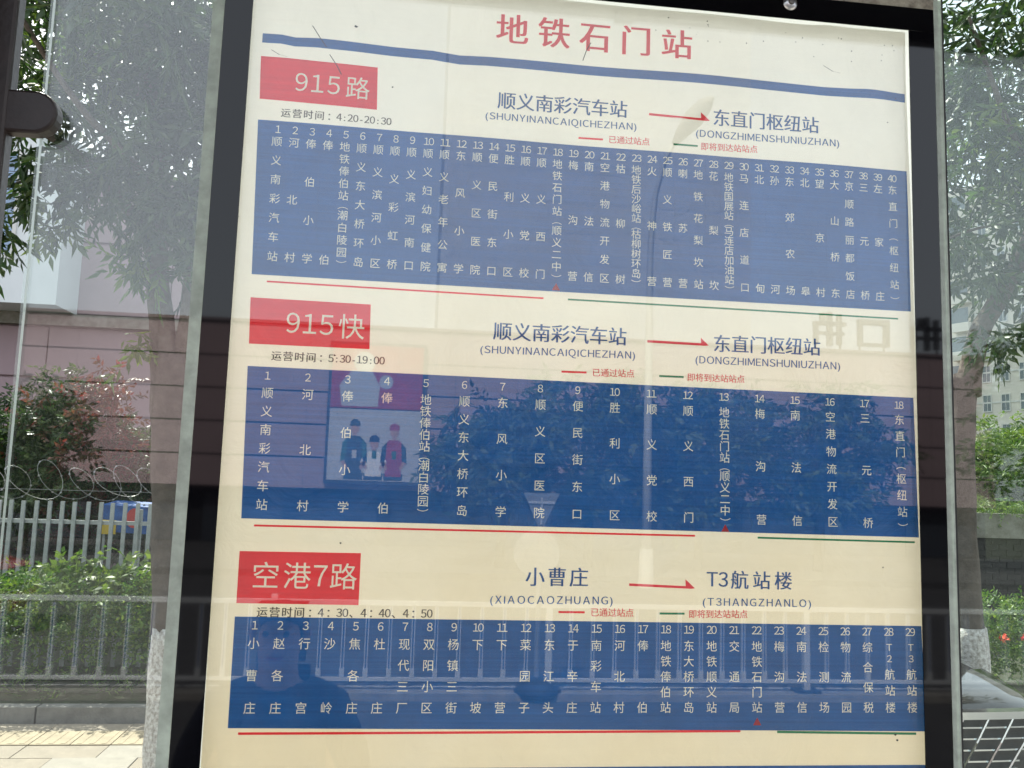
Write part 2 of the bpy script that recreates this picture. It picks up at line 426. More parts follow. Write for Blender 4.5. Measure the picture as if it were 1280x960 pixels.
from mathutils.geometry import delaunay_2d_cdt
def ink_field(name, quad, letters, material, lift, step=.012, parent=poster):
    """ink printed round its lettering: the quad is triangulated column by column with the letters left open, so the paper shows in them"""
    (ax, az), (bx, bz), (cx_, cz_), (dx, dz) = quad
    def P(s, t): return Vector(((ax * (1 - s) + bx * s) * (1 - t) + (dx * (1 - s) + cx_ * s) * t, (az * (1 - s) + bz * s) * (1 - t) + (dz * (1 - s) + cz_ * s) * t))
    def sof(mb): # how far along the panel a column stands, at its foot and head
        return [((v[0] - (ax + (dx - ax) * (az - v[2]) / (az - dz))) / (bx - ax)) for v in mb.v]
    ext = [(min(q), max(q)) for q in map(sof, letters)]
    cuts = [0] + [(ext[k][1] + ext[k + 1][0]) / 2 for k in range(len(ext) - 1)] + [1]
    out = MB()
    for k, lt in enumerate(letters):
        s0, s1 = cuts[k], cuts[k + 1]
        nx = max(1, int((s1 - s0) * (bx - ax) / step)); nz = max(1, int(abs(az - dz) / step))
        S = lambda i: s0 + (s1 - s0) * i / nx
        vs = [P(S(i), 0) for i in range(nx)] + [P(s1, j_ / nz) for j_ in range(nz)] + [P(S(nx - i), 1) for i in range(nx)] + [P(s0, 1 - j_ / nz) for j_ in range(nz)]
        fc = [list(range(len(vs)))[::-1]]
        k0 = len(vs); vs += [Vector((v[0], v[2])) for v in lt.v]
        for f in lt.f:
            f = [q + k0 for q in f]
            ar = sum(vs[f[q]].x * vs[f[(q + 1) % len(f)]].y - vs[f[(q + 1) % len(f)]].x * vs[f[q]].y for q in range(len(f)))
            if abs(ar) > 1e-12: fc.append(f if ar > 0 else f[::-1])
        for eps, jit in ((1e-5, 0), (1e-4, 0), (1e-5, 3e-4), (1e-3, 5e-4)):
            vo, eo, fo, _, _, og = delaunay_2d_cdt([v * 100 + Vector((random.uniform(-jit, jit), random.uniform(-jit, jit))) if q >= k0 else v * 100 for q, v in enumerate(vs)], [], fc, 0, eps)
            keep = [f for f, g_ in zip(fo, og) if not g_ or max(g_) == 0]
            if keep: break
        else:
            # letters crossing each other defeat the bookkeeping: test each triangle's centre instead
            polys = [[vs[q] * 100 for q in f] for f in fc[1:]]
            def inside(c, pl_):
                w_ = False
                for a_, b__ in zip(pl_, pl_[1:] + pl_[:1]):
                    if (a_.y > c.y) != (b__.y > c.y) and c.x < (b__.x - a_.x) * (c.y - a_.y) / (b__.y - a_.y) + a_.x: w_ = not w_
                return w_
            vo, eo, fo, _, _, og = delaunay_2d_cdt([v * 100 for v in vs], [], fc, 0, 1e-5)
            bb = [(min(p.x for p in pl_), max(p.x for p in pl_), min(p.y for p in pl_), max(p.y for p in pl_), pl_) for pl_ in polys]
            keep = []
            for f in fo:
                c = sum((vo[q] for q in f), Vector((0, 0))) / len(f)
                if not any(x0 <= c.x <= x1 and y0 <= c.y <= y1 and inside(c, pl_) for x0, x1, y0, y1, pl_ in bb): keep.append(f)
        out.add([on_paper(v.x / 100, v.y / 100, lift) for v in vo], [tuple(f) for f in keep])
    return out.build(name, material, parent)

def ribbon(name, pts, w, material, lift=.0006, parent=poster):
    """printed rule along points (x,z)"""
    P = []
    for (x0, z0), (x1, z1) in zip(pts[:-1], pts[1:]):
        n = max(1, int(math.hypot(x1 - x0, z1 - z0) / .012))
        P += [(x0 + (x1 - x0) * k / n, z0 + (z1 - z0) * k / n) for k in range(n)]
    P.append(pts[-1])
    V = []
    for x, z in P: V += [on_paper(x, z + w / 2, lift), on_paper(x, z - w / 2, lift)]
    mb = MB(); mb.add(V, [(2 * i, 2 * i + 1, 2 * i + 3, 2 * i + 2) for i in range(len(P) - 1)])
    return mb.build(name, material, parent)

GL = {}
def glyph(ch):
    if ch not in GL:
        cu = bpy.data.curves.new('g', 'FONT'); cu.body = ch; cu.resolution_u = 3
        o = bpy.data.objects.new('g', cu); me = o.to_mesh()
        vs = [(v.co.x, v.co.y) for v in me.vertices]; fs = [tuple(p.vertices) for p in me.polygons]
        o.to_mesh_clear(); bpy.data.objects.remove(o); bpy.data.curves.remove(cu)
        GL[ch] = (vs, fs, max([v[0] for v in vs], default=.3), min([v[0] for v in vs], default=0))
    return GL[ch]
def wide(ch): return ord(ch) > 255 and not 0xFF10 <= ord(ch) <= 0xFF5A or ch == '：'
def full(ch): return chr(ord(ch) + 0xFEE0) if ch.isdigit() or ch in 'ABCDEFGHJKLMNOPQRSTUVWXYZ' else ch
def put(mb, ch, x, z, sx, sz, lift, bold=0.0):
    """one glyph centred on (x,z), its em box sx by sz"""
    ch = full(ch)
    vs, fs, xmax, xmin = glyph(ch)
    if not vs: return
    cx0 = .5 if wide(ch) else (xmax + xmin) / 2
    cz0 = .38 if wide(ch) else .36
    for k in ([0] if not bold else [-bold, bold]):
        mb.add([on_paper(x + (vx - cx0) * sx + k, z + (vz - cz0) * sz, lift + (1e-5 if k > 0 else 0)) for vx, vz in vs], fs)

def text_line(name, s, ends, em, material, parent=poster, lift=.0012, bold=0.0, build=True):
    """monospaced setting: full-width characters one em, the others half"""
    (x0, z0), (x1, z1) = ends
    tot = sum(1 if wide(c) else .5 for c in s); adv = (x1 - x0) / tot; p = 0
    mb = MB()
    for c in s:
        w = 1 if wide(c) else .5
        t = (p + w / 2) / tot
        shift = -.3 * adv if c in '：、' else 0
        shift = {'：': .1 * adv, '、': 0}.get(c, 0)
        sx = em * (1.0 if wide(c) else .92)
        put(mb, c, x0 + (x1 - x0) * t + shift, z0 + (z1 - z0) * t, sx, em, lift, bold); p += w
    return mb.build(name, material, parent) if build else mb

def latin_line(name, s, ends, em, material, parent=poster, lift=.0012):
    (x0, z0), (x1, z1) = ends
    wd = [glyph(full(c))[2] - glyph(full(c))[3] + (.11 if c != 'I' else .16) for c in s]; tot = sum(wd); p = 0; mb = MB()
    k = (x1 - x0) / tot
    for c, w in zip(s, wd):
        t = (p + w / 2) / tot
        put(mb, c, x0 + (x1 - x0) * t, z0 + (z1 - z0) * t, min(k, em * 1.02), em, lift, .00022); p += w
    return mb.build(name, material, parent)

STRIPE = [(-.2505, 2.7514), (-.2225, 2.7518), (-.2017, 2.7485), (-.1699, 2.7497), (-.1206, 2.7497), (-.0587, 2.7485), (.0038, 2.7492), (.0461, 2.7452),
          (.0879, 2.7464), (.2522, 2.7452), (.5021, 2.7457), (.5662, 2.7452), (.6354, 2.7438), (.7059, 2.7457), (.7746, 2.7451)]
ribbon('header_stripe', STRIPE, .0148, 'ink_blue')
text_line('title_lettering', '地铁石门站', [(.093, 2.8014), (.421, 2.7994)], .052, 'ink_red_text', bold=.0010)

BADGES = [([(-.2504, 2.7221), (-.0778, 2.7201), (-.0757, 2.6531), (-.2485, 2.6559)], '915路', [(-.2009, 2.6863), (-.082, 2.6841)], .0375),
          ([(-.2421, 2.3552), (-.07, 2.3542), (-.0686, 2.2878), (-.24, 2.2874)], '915快', [(-.1917, 2.3209), (-.0721, 2.3195)], .0395),
          ([(-.2336, 1.9936), (-.0659, 1.9943), (-.0656, 1.922), (-.2334, 1.9223)], '空港7路', [(-.2173, 1.961), (-.0671, 1.9616)], .0395)]
for q, s, e, em in BADGES:
    lt = text_line('badge_lettering', s, e, em, 'ink_cream', None, lift=.0009, build=False)
    b = ink_field('route_badge', q, [lt], 'ink_red', .0009)
    lt.build('badge_lettering', 'ink_cream', b)
LINES = [('time', '运营时间：4:20-20:30', [(-.2172, 2.6368), (-.0528, 2.6361)], .0148, 'ink_grey'),
         ('time', '运营时间：5:30-19:00', [(-.2084, 2.2715), (-.0455, 2.2716)], .0150, 'ink_grey'),
         ('time', '运营时间：4：30、4：40、4：50', [(-.206, 1.9107), (.0393, 1.9117)], .0153, 'ink_grey'),
         ('terminus', '顺义南彩汽车站', [(.1061, 2.6845), (.3113, 2.6862)], .0294, 'ink_blue_text'),
         ('terminus', '顺义南彩汽车站', [(.1115, 2.3246), (.3159, 2.3257)], .0292, 'ink_blue_text'),
         ('terminus', '小曹庄', [(.1691, 1.966), (.2662, 1.9667)], .0290, 'ink_blue_text'),
         ('terminus', '东直门枢纽站', [(.4476, 2.6839), (.6246, 2.6846)], .0294, 'ink_blue_text'),
         ('terminus', '东直门枢纽站', [(.4505, 2.3225), (.6241, 2.3249)], .0290, 'ink_blue_text'),
         ('terminus', 'T3航站楼', [(.4429, 1.9671), (.5787, 1.9672)], .0285, 'ink_blue_text'),
         ('legend', '已通过站点', [(.2814, 2.6358), (.3472, 2.6361)], .0134, 'ink_red_text'),
         ('legend', '即将到达站站点', [(.429, 2.6352), (.5225, 2.6374)], .0134, 'ink_red_text'),
         ('legend', '已通过站点', [(.2631, 2.269), (.3285, 2.2701)], .0132, 'ink_red_text'),
         ('legend', '即将到达站站点', [(.4102, 2.2685), (.5014, 2.2694)], .0132, 'ink_red_text'),
         ('legend', '已通过站点', [(.2681, 1.9169), (.333, 1.9169)], .0131, 'ink_red_text'),
         ('legend', '即将到达站站点', [(.4154, 1.9163), (.5064, 1.9176)], .0131, 'ink_red_text')]
for k, s, e, em, m in LINES: text_line(k + '_lettering', s, e, em, m, bold={'time': .00028, 'terminus': .00045, 'legend': .00012}[k])
for s, e, em in [('(SHUNYINANCAIQICHEZHAN)', [(.0879, 2.6579), (.3264, 2.6591)], .0150), ('(SHUNYINANCAIQICHEZHAN)', [(.0929, 2.2958), (.3297, 2.2981)], .0150),
                 ('(XIAOCAOZHUANG)', [(.1197, 1.9324), (.3021, 1.9338)], .0150), ('(DONGZHIMENSHUNIUZHAN)', [(.4202, 2.6558), (.6587, 2.6572)], .0155),
                 ('(DONGZHIMENSHUNIUZHAN)', [(.4224, 2.2961), (.6562, 2.2968)], .0155), ('(T3HANGZHANLO)', [(.436, 1.9343), (.6061, 1.9345)], .0150)]:
    latin_line('pinyin_lettering', s, e, em, 'ink_blue_text')
for (x0, z0), (x1, z1), (bx, bz) in [((.3453, 2.6812), (.4437, 2.679), (.4287, 2.6905)), ((.3476, 2.3207), (.4442, 2.32), (.4315, 2.3305)), ((.3254, 1.9571), (.4253, 1.9546), (.4105, 1.9665))]:
    a = MB(); w = .0019
    a.add([on_paper(x0, z0 + w, .0006), on_paper(x0, z0 - w, .0006), on_paper(x1 - .006, z1 - w, .0006), on_paper(x1, z1 - w * .6, .0006), on_paper(bx, bz, .0006), on_paper(bx + .0005, z1 + w, .0006)], [(0, 1, 2, 3, 4, 5)])
    a.build('direction_arrow', 'ink_red_text', poster)
for m, p, w in [('red', [(.2344, 2.6348), (.2732, 2.6351)], .0030), ('green', [(.3852, 2.6353), (.4245, 2.6353)], .0030), ('red', [(.2167, 2.268), (.2549, 2.2684)], .0030),
                ('green', [(.3669, 2.2681), (.4051, 2.2683)], .0030), ('red', [(.221, 1.9163), (.2598, 1.9165)], .0030), ('green', [(.3717, 1.9163), (.4097, 1.9166)], .0030)]:
    ribbon('legend_line', p, w, 'ink_' + m)
for m, p, w in [('red', [(-.2208, 2.38), (.1865, 2.3783)], .0026), ('green', [(.2237, 2.3786), (.7533, 2.377)], .0026), ('red', [(-.2163, 2.0294), (.4247, 2.0304)], .0028),
                ('green', [(.522, 2.03), (.773, 2.0291)], .0028), ('red', [(-.2195, 1.7476), (.4954, 1.7498)], .0034), ('green', [(.5514, 1.7486), (.7686, 1.746)], .0034)]:
    ribbon('progress_line', p, w, 'ink_' + m)

P1 = '顺义南彩汽车站 河北村 俸伯小学 俸伯 地铁俸伯站︵潮白陵园︶ 顺义东大桥环岛 顺义滨河小区 顺义彩虹桥 顺义滨河南口 顺义妇幼保健院 顺义老年公寓 东风小学 顺义区医院 便民街东口 胜利小区 顺义党校 顺义西门 地铁石门站︵顺义二中︶ 梅沟营 南法信 空港物流开发区 枯柳树 地铁后沙峪站︵枯柳树环岛︶ 火神营 顺义铁匠营 喇苏营 地铁花梨坎站 花梨坎 地铁国展站︵马连店加油站︶ 马连店道口 北甸 孙河 东郊农场 北皋 望京村 大山桥东 京顺路丽都饭店 三元桥 左家庄 东直门︵枢纽站︶'.split()
P2 = '顺义南彩汽车站 河北村 俸伯小学 俸伯 地铁俸伯站︵潮白陵园︶ 顺义东大桥环岛 东风小学 顺义区医院 便民街东口 胜利小区 顺义党校 顺义西门 地铁石门站︵顺义二中︶ 梅沟营 南法信 空港物流开发区 三元桥 东直门︵枢纽站︶'.split()
P3 = '小曹庄 赵各庄 行宫 沙岭 焦各庄 杜庄 现代三厂 双阳小区 杨镇三街 下坡 下营 菜园子 东江头 于辛庄 南彩车站 河北村 俸伯 地铁俸伯站 东大桥环岛 地铁顺义站 交通局 地铁石门站 梅沟营 南法信 检测场 物流园 综合保税 T2航站楼 T3航站楼'.split()
PANELS = [([(-.2488, 2.6237), (.7737, 2.6206), (.775, 2.3898), (-.2428, 2.3894)], P1, [(-.2185, 2.6107), (.7482, 2.6062), (-.2194, 2.5921), (.7483, 2.5871), (-.2152, 2.4178), (.7487, 2.4115)], .0160, 17),
          ([(-.2397, 2.255), (.7758, 2.2524), (.7797, 2.0365), (-.2344, 2.0389)], P2, [(-.2107, 2.2421), (.7516, 2.2397), (-.2095, 2.2175), (.7517, 2.217), (-.2076, 2.0589), (.7541, 2.0565)], .0170, 12),
          ([(-.2341, 1.9041), (.7803, 1.9036), (.7853, 1.7494), (-.2337, 1.7549)], P3, [(-.2061, 1.8926), (.7624, 1.8943), (-.2065, 1.8683), (.7627, 1.8715), (-.2065, 1.7816), (.7632, 1.7841)], .0168, 21)]
for quad, names, g, em, mark in PANELS:
    cols = []
    n = len(names)
    for i, s in enumerate(names):
        t = i / (n - 1)
        lerp = lambda a, b: (a[0] + (b[0] - a[0]) * t, a[1] + (b[1] - a[1]) * t)
        num, top, bot = lerp(g[0], g[1]), lerp(g[2], g[3]), lerp(g[4], g[5])
        mb = MB()
        d = str(i + 1); hw = .0072
        for k, c in enumerate(d): put(mb, c, num[0] + (k - (len(d) - 1) / 2) * hw, num[1], .0148, .0155, .0009)
        m = len(s)
        pitch = (top[1] - bot[1]) / max(1, m - 1)
        fr = [j / (m - 1) for j in range(m)]
        if s[0] == 'T': fr = [0, .19, .45, .72, 1]
        zb = bot[1]
        if s.endswith('︶'):
            zb = bot[1] - .002; top = (top[0], top[1])
            wts = [.62 if c in '︵︶' else 1 for c in s]; pos = [0]
            for j in range(1, m): pos.append(pos[-1] + (wts[j - 1] + wts[j]) / 2)
            fr = [p / pos[-1] for p in pos]; pitch = (top[1] - zb) / pos[-1]
        for j, c in enumerate(s):
            z = top[1] + (zb - top[1]) * fr[j]; x = top[0] + (bot[0] - top[0]) * fr[j]
            sz = min(em, pitch * 1.03)
            if c == '︵': z -= .003
            if c == '︶': z -= .0005
            if c in '︵︶': z += {'︵': .325, '︶': -.325}[c] * em * .55; sz = em * .8
            put(mb, c, x, z, em * (.85 if c in 'T23' else 1), sz if c not in 'T23' else em * .8, .0009)
        cols.append(mb)
    pan = ink_field('station_panel', quad, cols, 'ink_blue', .0009)
    for mb in cols: mb.build('station_name', 'ink_cream', pan)
    x = g[4][0] + (g[5][0] - g[4][0]) * mark / (n - 1)
    zt = {17: 2.3965, 12: 2.0425, 21: 1.7632}[mark]
    tri = MB(); tri.add([on_paper(x - .0062, zt - .005, .0012), on_paper(x + .0062, zt - .005, .0012), on_paper(x, zt + .006, .0012)], [(0, 1, 2)])
    tri.build('stop_marker', 'ink_red', poster)
sheet('station_panel', [(-.2237, 1.7005), (.784, 1.7013), (.787, 1.605), (-.224, 1.605)], 'ink_blue', .0006)
# grit and scratches stuck on the sheet
mb = MB()
for (x, z, r) in [(-.113, 2.781, .0028), (-.054, 2.691, .0016), (.742, 2.70, .0012), (.757, 2.742, .0012), (-.118, 2.276, .0018), (-.095, 2.008, .0016), (.735, 1.745, .002), (.738, 1.737, .002), (.68, 2.797, .001), (.735, 2.815, .001), (.72, 1.99, .0015), (-.268, 2.474, .0018)]:
    mb.add([on_paper(x + r * random.uniform(.6, 1.2) * math.cos(a * 1.05), z + r * random.uniform(.5, 1) * math.sin(a * 1.05), .0016) for a in range(6)], [(0, 1, 2, 3, 4, 5)])
for i in range(26):
    x = random.uniform(.35, .76); z = random.uniform(2.80, 2.845); r = random.uniform(.0004, .0012)
    mb.add([on_paper(x + r * math.cos(a * 1.05), z + r * math.sin(a * 1.05), .0016) for a in range(6)], [(0, 1, 2, 3, 4, 5)])
for pts in [[(-.178, 2.777), (-.165, 2.757), (-.155, 2.744)], [(-.150, 2.733), (-.138, 2.716), (-.131, 2.703)], [(.25, 2.79), (.243, 2.776), (.238, 2.76)], [(-.236, 2.7330), (-.224, 2.726), (-.212, 2.7235)], [(.634, 2.788), (.65, 2.779), (.662, 2.777)]]:
    for (x0, z0), (x1, z1) in zip(pts[:-1], pts[1:]):
        w = .0007; mb.add([on_paper(x0 - w, z0, .0016), on_paper(x1 - w, z1, .0016), on_paper(x1 + w, z1, .0016), on_paper(x0 + w, z0, .0016)], [(0, 1, 2, 3)])
o = mb.build('grit', 'fleck', poster); o['kind'] = 'stuff'

# ================================================================ THE BOARD ROUND IT
board = empty('notice_board', (.255, 0, 0), 'black-bordered notice board that holds the cream route poster between two glass panes', 'notice board')
board.location = (0, 0, 0)
def border(x0, x1, z0, z1): return MB().box(x0, x1, -.0186, -.0172, z0, z1).build('border_strip', 'black_tape', board)
border(-.303, -.2628, .95, 2.849); border(.769, .8125, .95, 2.849)
border(-.303, .8125, 2.8495, 2.888)
def strip(name, x0, x1, z0, z1, m, y=-.0186):
    return MB().box(x0, x1, y, -.0172, z0, z1).build(name, m, board)
strip('edge_strip', -.320, -.3035, .95, 2.905, 'edge_tape'); strip('edge_strip', .813, .8262, .95, 2.905, 'edge_tape')
strip('sealant_line', -.303, .8125, 2.8885, 2.905, 'grime')
MB().box(-.3030, .8125, .0125, .0185, .95, 2.905).build('backing_panel', 'backing', board)
bt = MB(); bt.smooth = True
def disc(x, z, r0, r1, y0, y1, n=24): return [(x, y0, z, r0), (x, y1, z, r1)]
def lathe(mb, x, z, prof, n=24, mi=0):
    """profile of (radius, y) turned about the y axis through (x,z)"""
    V = [(x + r * math.cos(2 * math.pi * k / n), y, z + r * math.sin(2 * math.pi * k / n)) for r, y in prof for k in range(n)]
    F = [(i * n + k, i * n + (k + 1) % n, (i + 1) * n + (k + 1) % n, (i + 1) * n + k) for i in range(len(prof) - 1) for k in range(n)]
    return mb.add(V, F, mi)
for bx in (.568,):
    b1 = MB(); b1.smooth = True; lathe(b1, bx, 2.8755, [(.0001, -.0235), (.0065, -.0235), (.0102, -.0215), (.0118, -.0187)]); wsh = b1.build('washer', 'steel', board)
    b2 = MB(); lathe(b2, bx, 2.8755, [(.0001, -.0262), (.0016, -.0262), (.0042, -.0258), (.0052, -.0236)]); b2.build('bolt_head', 'steel_dark', wsh)

# ================================================================ GLASS PANES
def pane(name, x0, x1, y0, y1, z0, z1, m, label, edges=True):
    t = empty(name, (0, 0, 0), label, 'glass pane')
    g = MB(); g.add([(x0, y0, z0), (x1, y0, z0), (x1, y0, z1), (x0, y0, z1), (x0, y1, z0), (x1, y1, z0), (x1, y1, z1), (x0, y1, z1)], [(0, 1, 2, 3), (5, 4, 7, 6)])
    g.build('pane', m, t)
    e = MB()
    for a, b in ((0, 1), (1, 2), (2, 3), (3, 0)):
        q = [(x0, z0), (x1, z0), (x1, z1), (x0, z1)]; (ax, az), (bx, bz) = q[a], q[b]
        e.add([(ax, y0, az), (bx, y0, bz), (bx, y1, bz), (ax, y1, az)], [(0, 1, 2, 3)])
    e.build('polished_edge', 'glass_edge' if name == 'front_pane' else 'side_glass', t)
    return t
pane('front_pane', -.5417, .8265, -.0170, -.0090, .35, 3.45, 'front_glass', 'large clear front glass pane with a bright left edge, in front of the route poster')
pane('front_pane', .8300, 2.55, -.0170, -.0090, .35, 3.45, 'side_glass', 'clear glass pane right of the poster and its thin dark joint, before the parked car')
pane('rear_pane', -.5615, .8265, .0200, .0280, .35, 3.45, 'rear_glass', 'dusty greenish rear glass pane seen left of the poster before the forked tree')
pane('rear_pane', .8300, 2.55, .0200, .0280, .35, 3.45, 'side_glass', 'rear glass pane right of the poster, directly behind the front one')
tag(MB().box(.8267, .8298, -.0175, .0285, .35, 3.45).build('joint_gasket', 'gasket'), 'thin black upright gasket in the joint between the two front panes', 'gasket')

# ================================================================ SHELTER FRAME
t = empty('shelter_post', (-.64, -.09, 0), 'dark brown painted steel shelter post with a round-ended clamp gripping the glass', 'post')
MB().box(-.10, .0640, .045, .0725, 0, 3.55).build('post', 'brown_paint', t, bevel=.005)
MB().box(-.16, .005, -.07, .0395, 0, 3.55).build('post_spine', 'brown_paint', t, bevel=.012)
pl = MB(); c = [(-.0, 2.5605), (.098, 2.5605)] + [(.098 + .0305 * math.cos(a), 2.591 + .0305 * math.sin(a)) for a in [R(-80 + 16 * k) for k in range(11)]] + [(.098, 2.6215), (0, 2.6215)]
pl.prism(c, .047, .0725); pl.build('clamp_plate', 'brown_paint', t, bevel=.004)
cn = empty('canopy', (0, 0, 3.6), 'dark flat shelter canopy over the bus stop, seen only mirrored along the top', 'canopy')
MB().box(-4, 4.5, -1.29, .45, .02, .10).build('roof_sheet', 'canopy_dark', cn)
MB().box(-4, 4.5, -1.33, -1.2905, -.01, .14).build('fascia', 'canopy_dark', cn)
for x in (-3, -1.2, .6, 2.4, 4.2): MB().box(x - .03, x + .03, -1.28, .44, -.05, .0195).build('rafter', 'brown_paint', cn)

# ================================================================ GROUND
def slab(name, x0, x1, y0, y1, z0, z1, m): return tag(MB().box(x0, x1, y0, y1, z0, z1).build(name, m), kind='structure')
g = MB(); g.add([(-900, -900, -.30), (900, -900, -.30), (900, 900, -.30), (-900, 900, -.30)], [(0, 1, 2, 3)]); tag(g.build('ground', 'soil'), kind='structure')
slab('road', -90, 90, -19.8, -3.25, -.40, -.25, 'asphalt')
slab('bus_platform', -30, 30, -3.0, 3.2, -.40, 0, 'platform')
slab('far_pavement', -90, 90, -28.4, -20.0, -.40, -.12, 'asphalt')
pv = slab('pavement', -30, 30, 3.2, 6.5, -.40, -.012, 'joint')
slab('yard_ground', -30, 30, 8.4, 60, -.40, .02, 'soil')
tiles = [MB().box(0, .592, 0, .292, -.008, .006).mesh('tile', 'tile'), MB().box(0, .592, 0, .292, -.008, .004).mesh('tile', 'tile_warm')]
for j in range(11):
    y = 3.2 + j * .3
    if j in (9,): continue
    if y + .29 > 6.5: break
    for i in range(14):
        x = -4.6 + i * .6 + (.3 if j % 2 else 0)
        place(random.choice(tiles), 'tile', pv, (x, y, random.uniform(-.002, .002)), (random.uniform(-.003, .003), random.uniform(-.003, .003), 0))
tm = MB().box(0, .292, 0, .36, -.008, .006)
for a in range(3): tm.box(.04 + a * .09, .075 + a * .09, .02, .34, .006, .0085)
tmesh = tm.mesh('tactile_tile', 'tactile')
for i in range(20): place(tmesh, 'tactile_tile', pv, (-4.6 + i * .3, 5.92, 0))
kb = MB().box(0, .985, 0, .12, -.10, .125); kmesh = kb.mesh('kerbstone', 'kerbstone')
def planter(x0, n, label):
    t = empty('planter', (x0, 6.52, 0), label, 'planter')
    for i in range(n):
        k = place(kmesh, 'kerbstone', t, (i, random.uniform(-.006, .006), random.uniform(-.006, .004)))
    s_ = MB().box(0, n, .12, 1.86, -.1, .105); s_.build('soil_bed', 'soil', t)
    return t
pl1 = planter(-9, 9, 'long concrete-kerbed planter holding the hedge under the steel fence, lower left')
pl2 = planter(5.3, 7, 'concrete-kerbed planter right of the parked car, with red-flowered hedge')
for nm, x0, x1 in (('road_kerb', -40, 40),):
    km = MB()
    for i in range(80): km.box(x0 + i, x0 + i + .985, -3.22, -3.02, -.3, .01)
    tag(km.build('platform_kerb', 'kerbstone'), kind='structure')
slab('road_marking', -40, 40, -8.98, -8.86, -.249, -.244, 'rail_white')
slab('median_kerb', -40, 40, -8.62, -8.30, -.30, -.17, 'kerbstone')

# ================================================================ HEDGES, SHRUBS
h = empty('clipped_hedge', (-4, 7.4, .2), 'leafy green hedge in the left planter in front of the steel fence', 'hedge')
h.location = (0, 0, 0)
foliage('foliage', np.vstack([boxpts(3900, -5.6, -.2, 7.0, 8.0, .42, 1.06, .07), boxpts(300, -5.6, -.2, 7.0, 7.3, .35, .6)]), 'leaf_hedge', h, leaf=.05, width=.5, spray=.13, n=7, droop=-.4)['kind'] = 'stuff'
foliage('undergrowth', boxpts(420, -5.6, -.2, 6.8, 7.3, .10, .30), 'leaf_hedge', h, leaf=.05, width=.25, spray=.10, n=6, droop=-.8)['kind'] = 'stuff'
foliage('vine_shoots', boxpts(160, -3.4, -1.5, 7.2, 7.6, .98, 1.22, .05), 'leaf_light', h, leaf=.075, width=.75, spray=.2, n=6, droop=-.1)['kind'] = 'stuff'
h2 = empty('flowering_hedge', (7, 7.4, .2), 'green hedge with orange-red flowers beyond the parked car at right', 'hedge'); h2.location = (0, 0, 0)
foliage('foliage', boxpts(3000, 4.9, 9.4, 7.0, 8.0, .2, .98, .06), 'leaf_hedge', h2, leaf=.05, width=.5, spray=.13, n=7, droop=-.4)['kind'] = 'stuff'
for p in [(5.98, 6.95, .70), (6.22, 6.95, .72), (7.4, 6.95, .7)]:
    foliage('flower', np.array([p]) + rng.normal(size=(4, 3)) * .014, 'flower', h2, leaf=.045, width=.7, spray=.03, n=6, droop=-.2)

def shrub(name, c, r, nc, per, m, label, leaf=.06, spray=.22, width=.42, spread=.16, m2=None, group=None):
    t = empty(name, (c[0], c[1], .02), label, 'shrub', group)
    c0 = Vector(c)
    base = Vector((0, 0, 0))
    for k in range(5):
        a = k * 1.26 + .4
        tip = Vector((math.cos(a) * r[0] * .5, math.sin(a) * r[1] * .5, c[2] + r[2] * .3))
        MB().tube([base, tip * .5 + Vector((0, 0, .1)), tip], [.03, .02, .008], 6).build('stem', 'bark', t)
    P = clumps((0, 0, c[2]), r, nc, per, spread)
    P[:, 2] = np.maximum(P[:, 2], .15)
    k = int(len(P) * (.76 if m2 else 1))
    foliage('foliage', P[:k], m, t, leaf, width, spray, 9, .1)['kind'] = 'stuff'
    if m2: foliage('young_foliage', P[k:] + np.array([0, 0, r[2] * .15]), m2, t, leaf, width, spray, 9, -.3)['kind'] = 'stuff'
    return t
shrub('photinia_shrub', (-4.35, 10.0, 1.85), (1.25, .7, 1.3), 110, 42, 'leaf', 'tall dark green shrub with reddish young leaves behind the left fence', m2='leaf_red', leaf=.085)
shrub('photinia_shrub', (-2.95, 10.2, 1.45), (.75, .6, .85), 50, 36, 'leaf', 'lower reddish shrub behind the fence, beside the forked trunk', m2='leaf_red', leaf=.08)
shrub('photinia_shrub', (-6.6, 10.0, 1.6), (1.2, .8, 1.1), 60, 36, 'leaf', 'leftmost reddish shrub behind the steel fence, cut by the picture edge', m2='leaf_red', leaf=.085)
shrub('garden_shrub', (9.9, 12.6, 2.35), (.9, .8, .8), 40, 34, 'leaf_hedge', 'bright green shrub above the trailing plants on the brick wall, nearest the poster', leaf=.08, m2='leaf_light')
shrub('garden_shrub', (11.9, 12.9, 2.5), (1.2, .9, 1.1), 60, 34, 'leaf_hedge', 'tall yellow-green shrub above the brick wall at the right picture edge', leaf=.09, m2='leaf_light')
shrub('garden_shrub', (14.6, 17.5, 2.7), (2.4, 1.2, 1.4), 60, 34, 'leaf_light', 'broad pale green bush in the background below the far flats', leaf=.12, spread=.3)

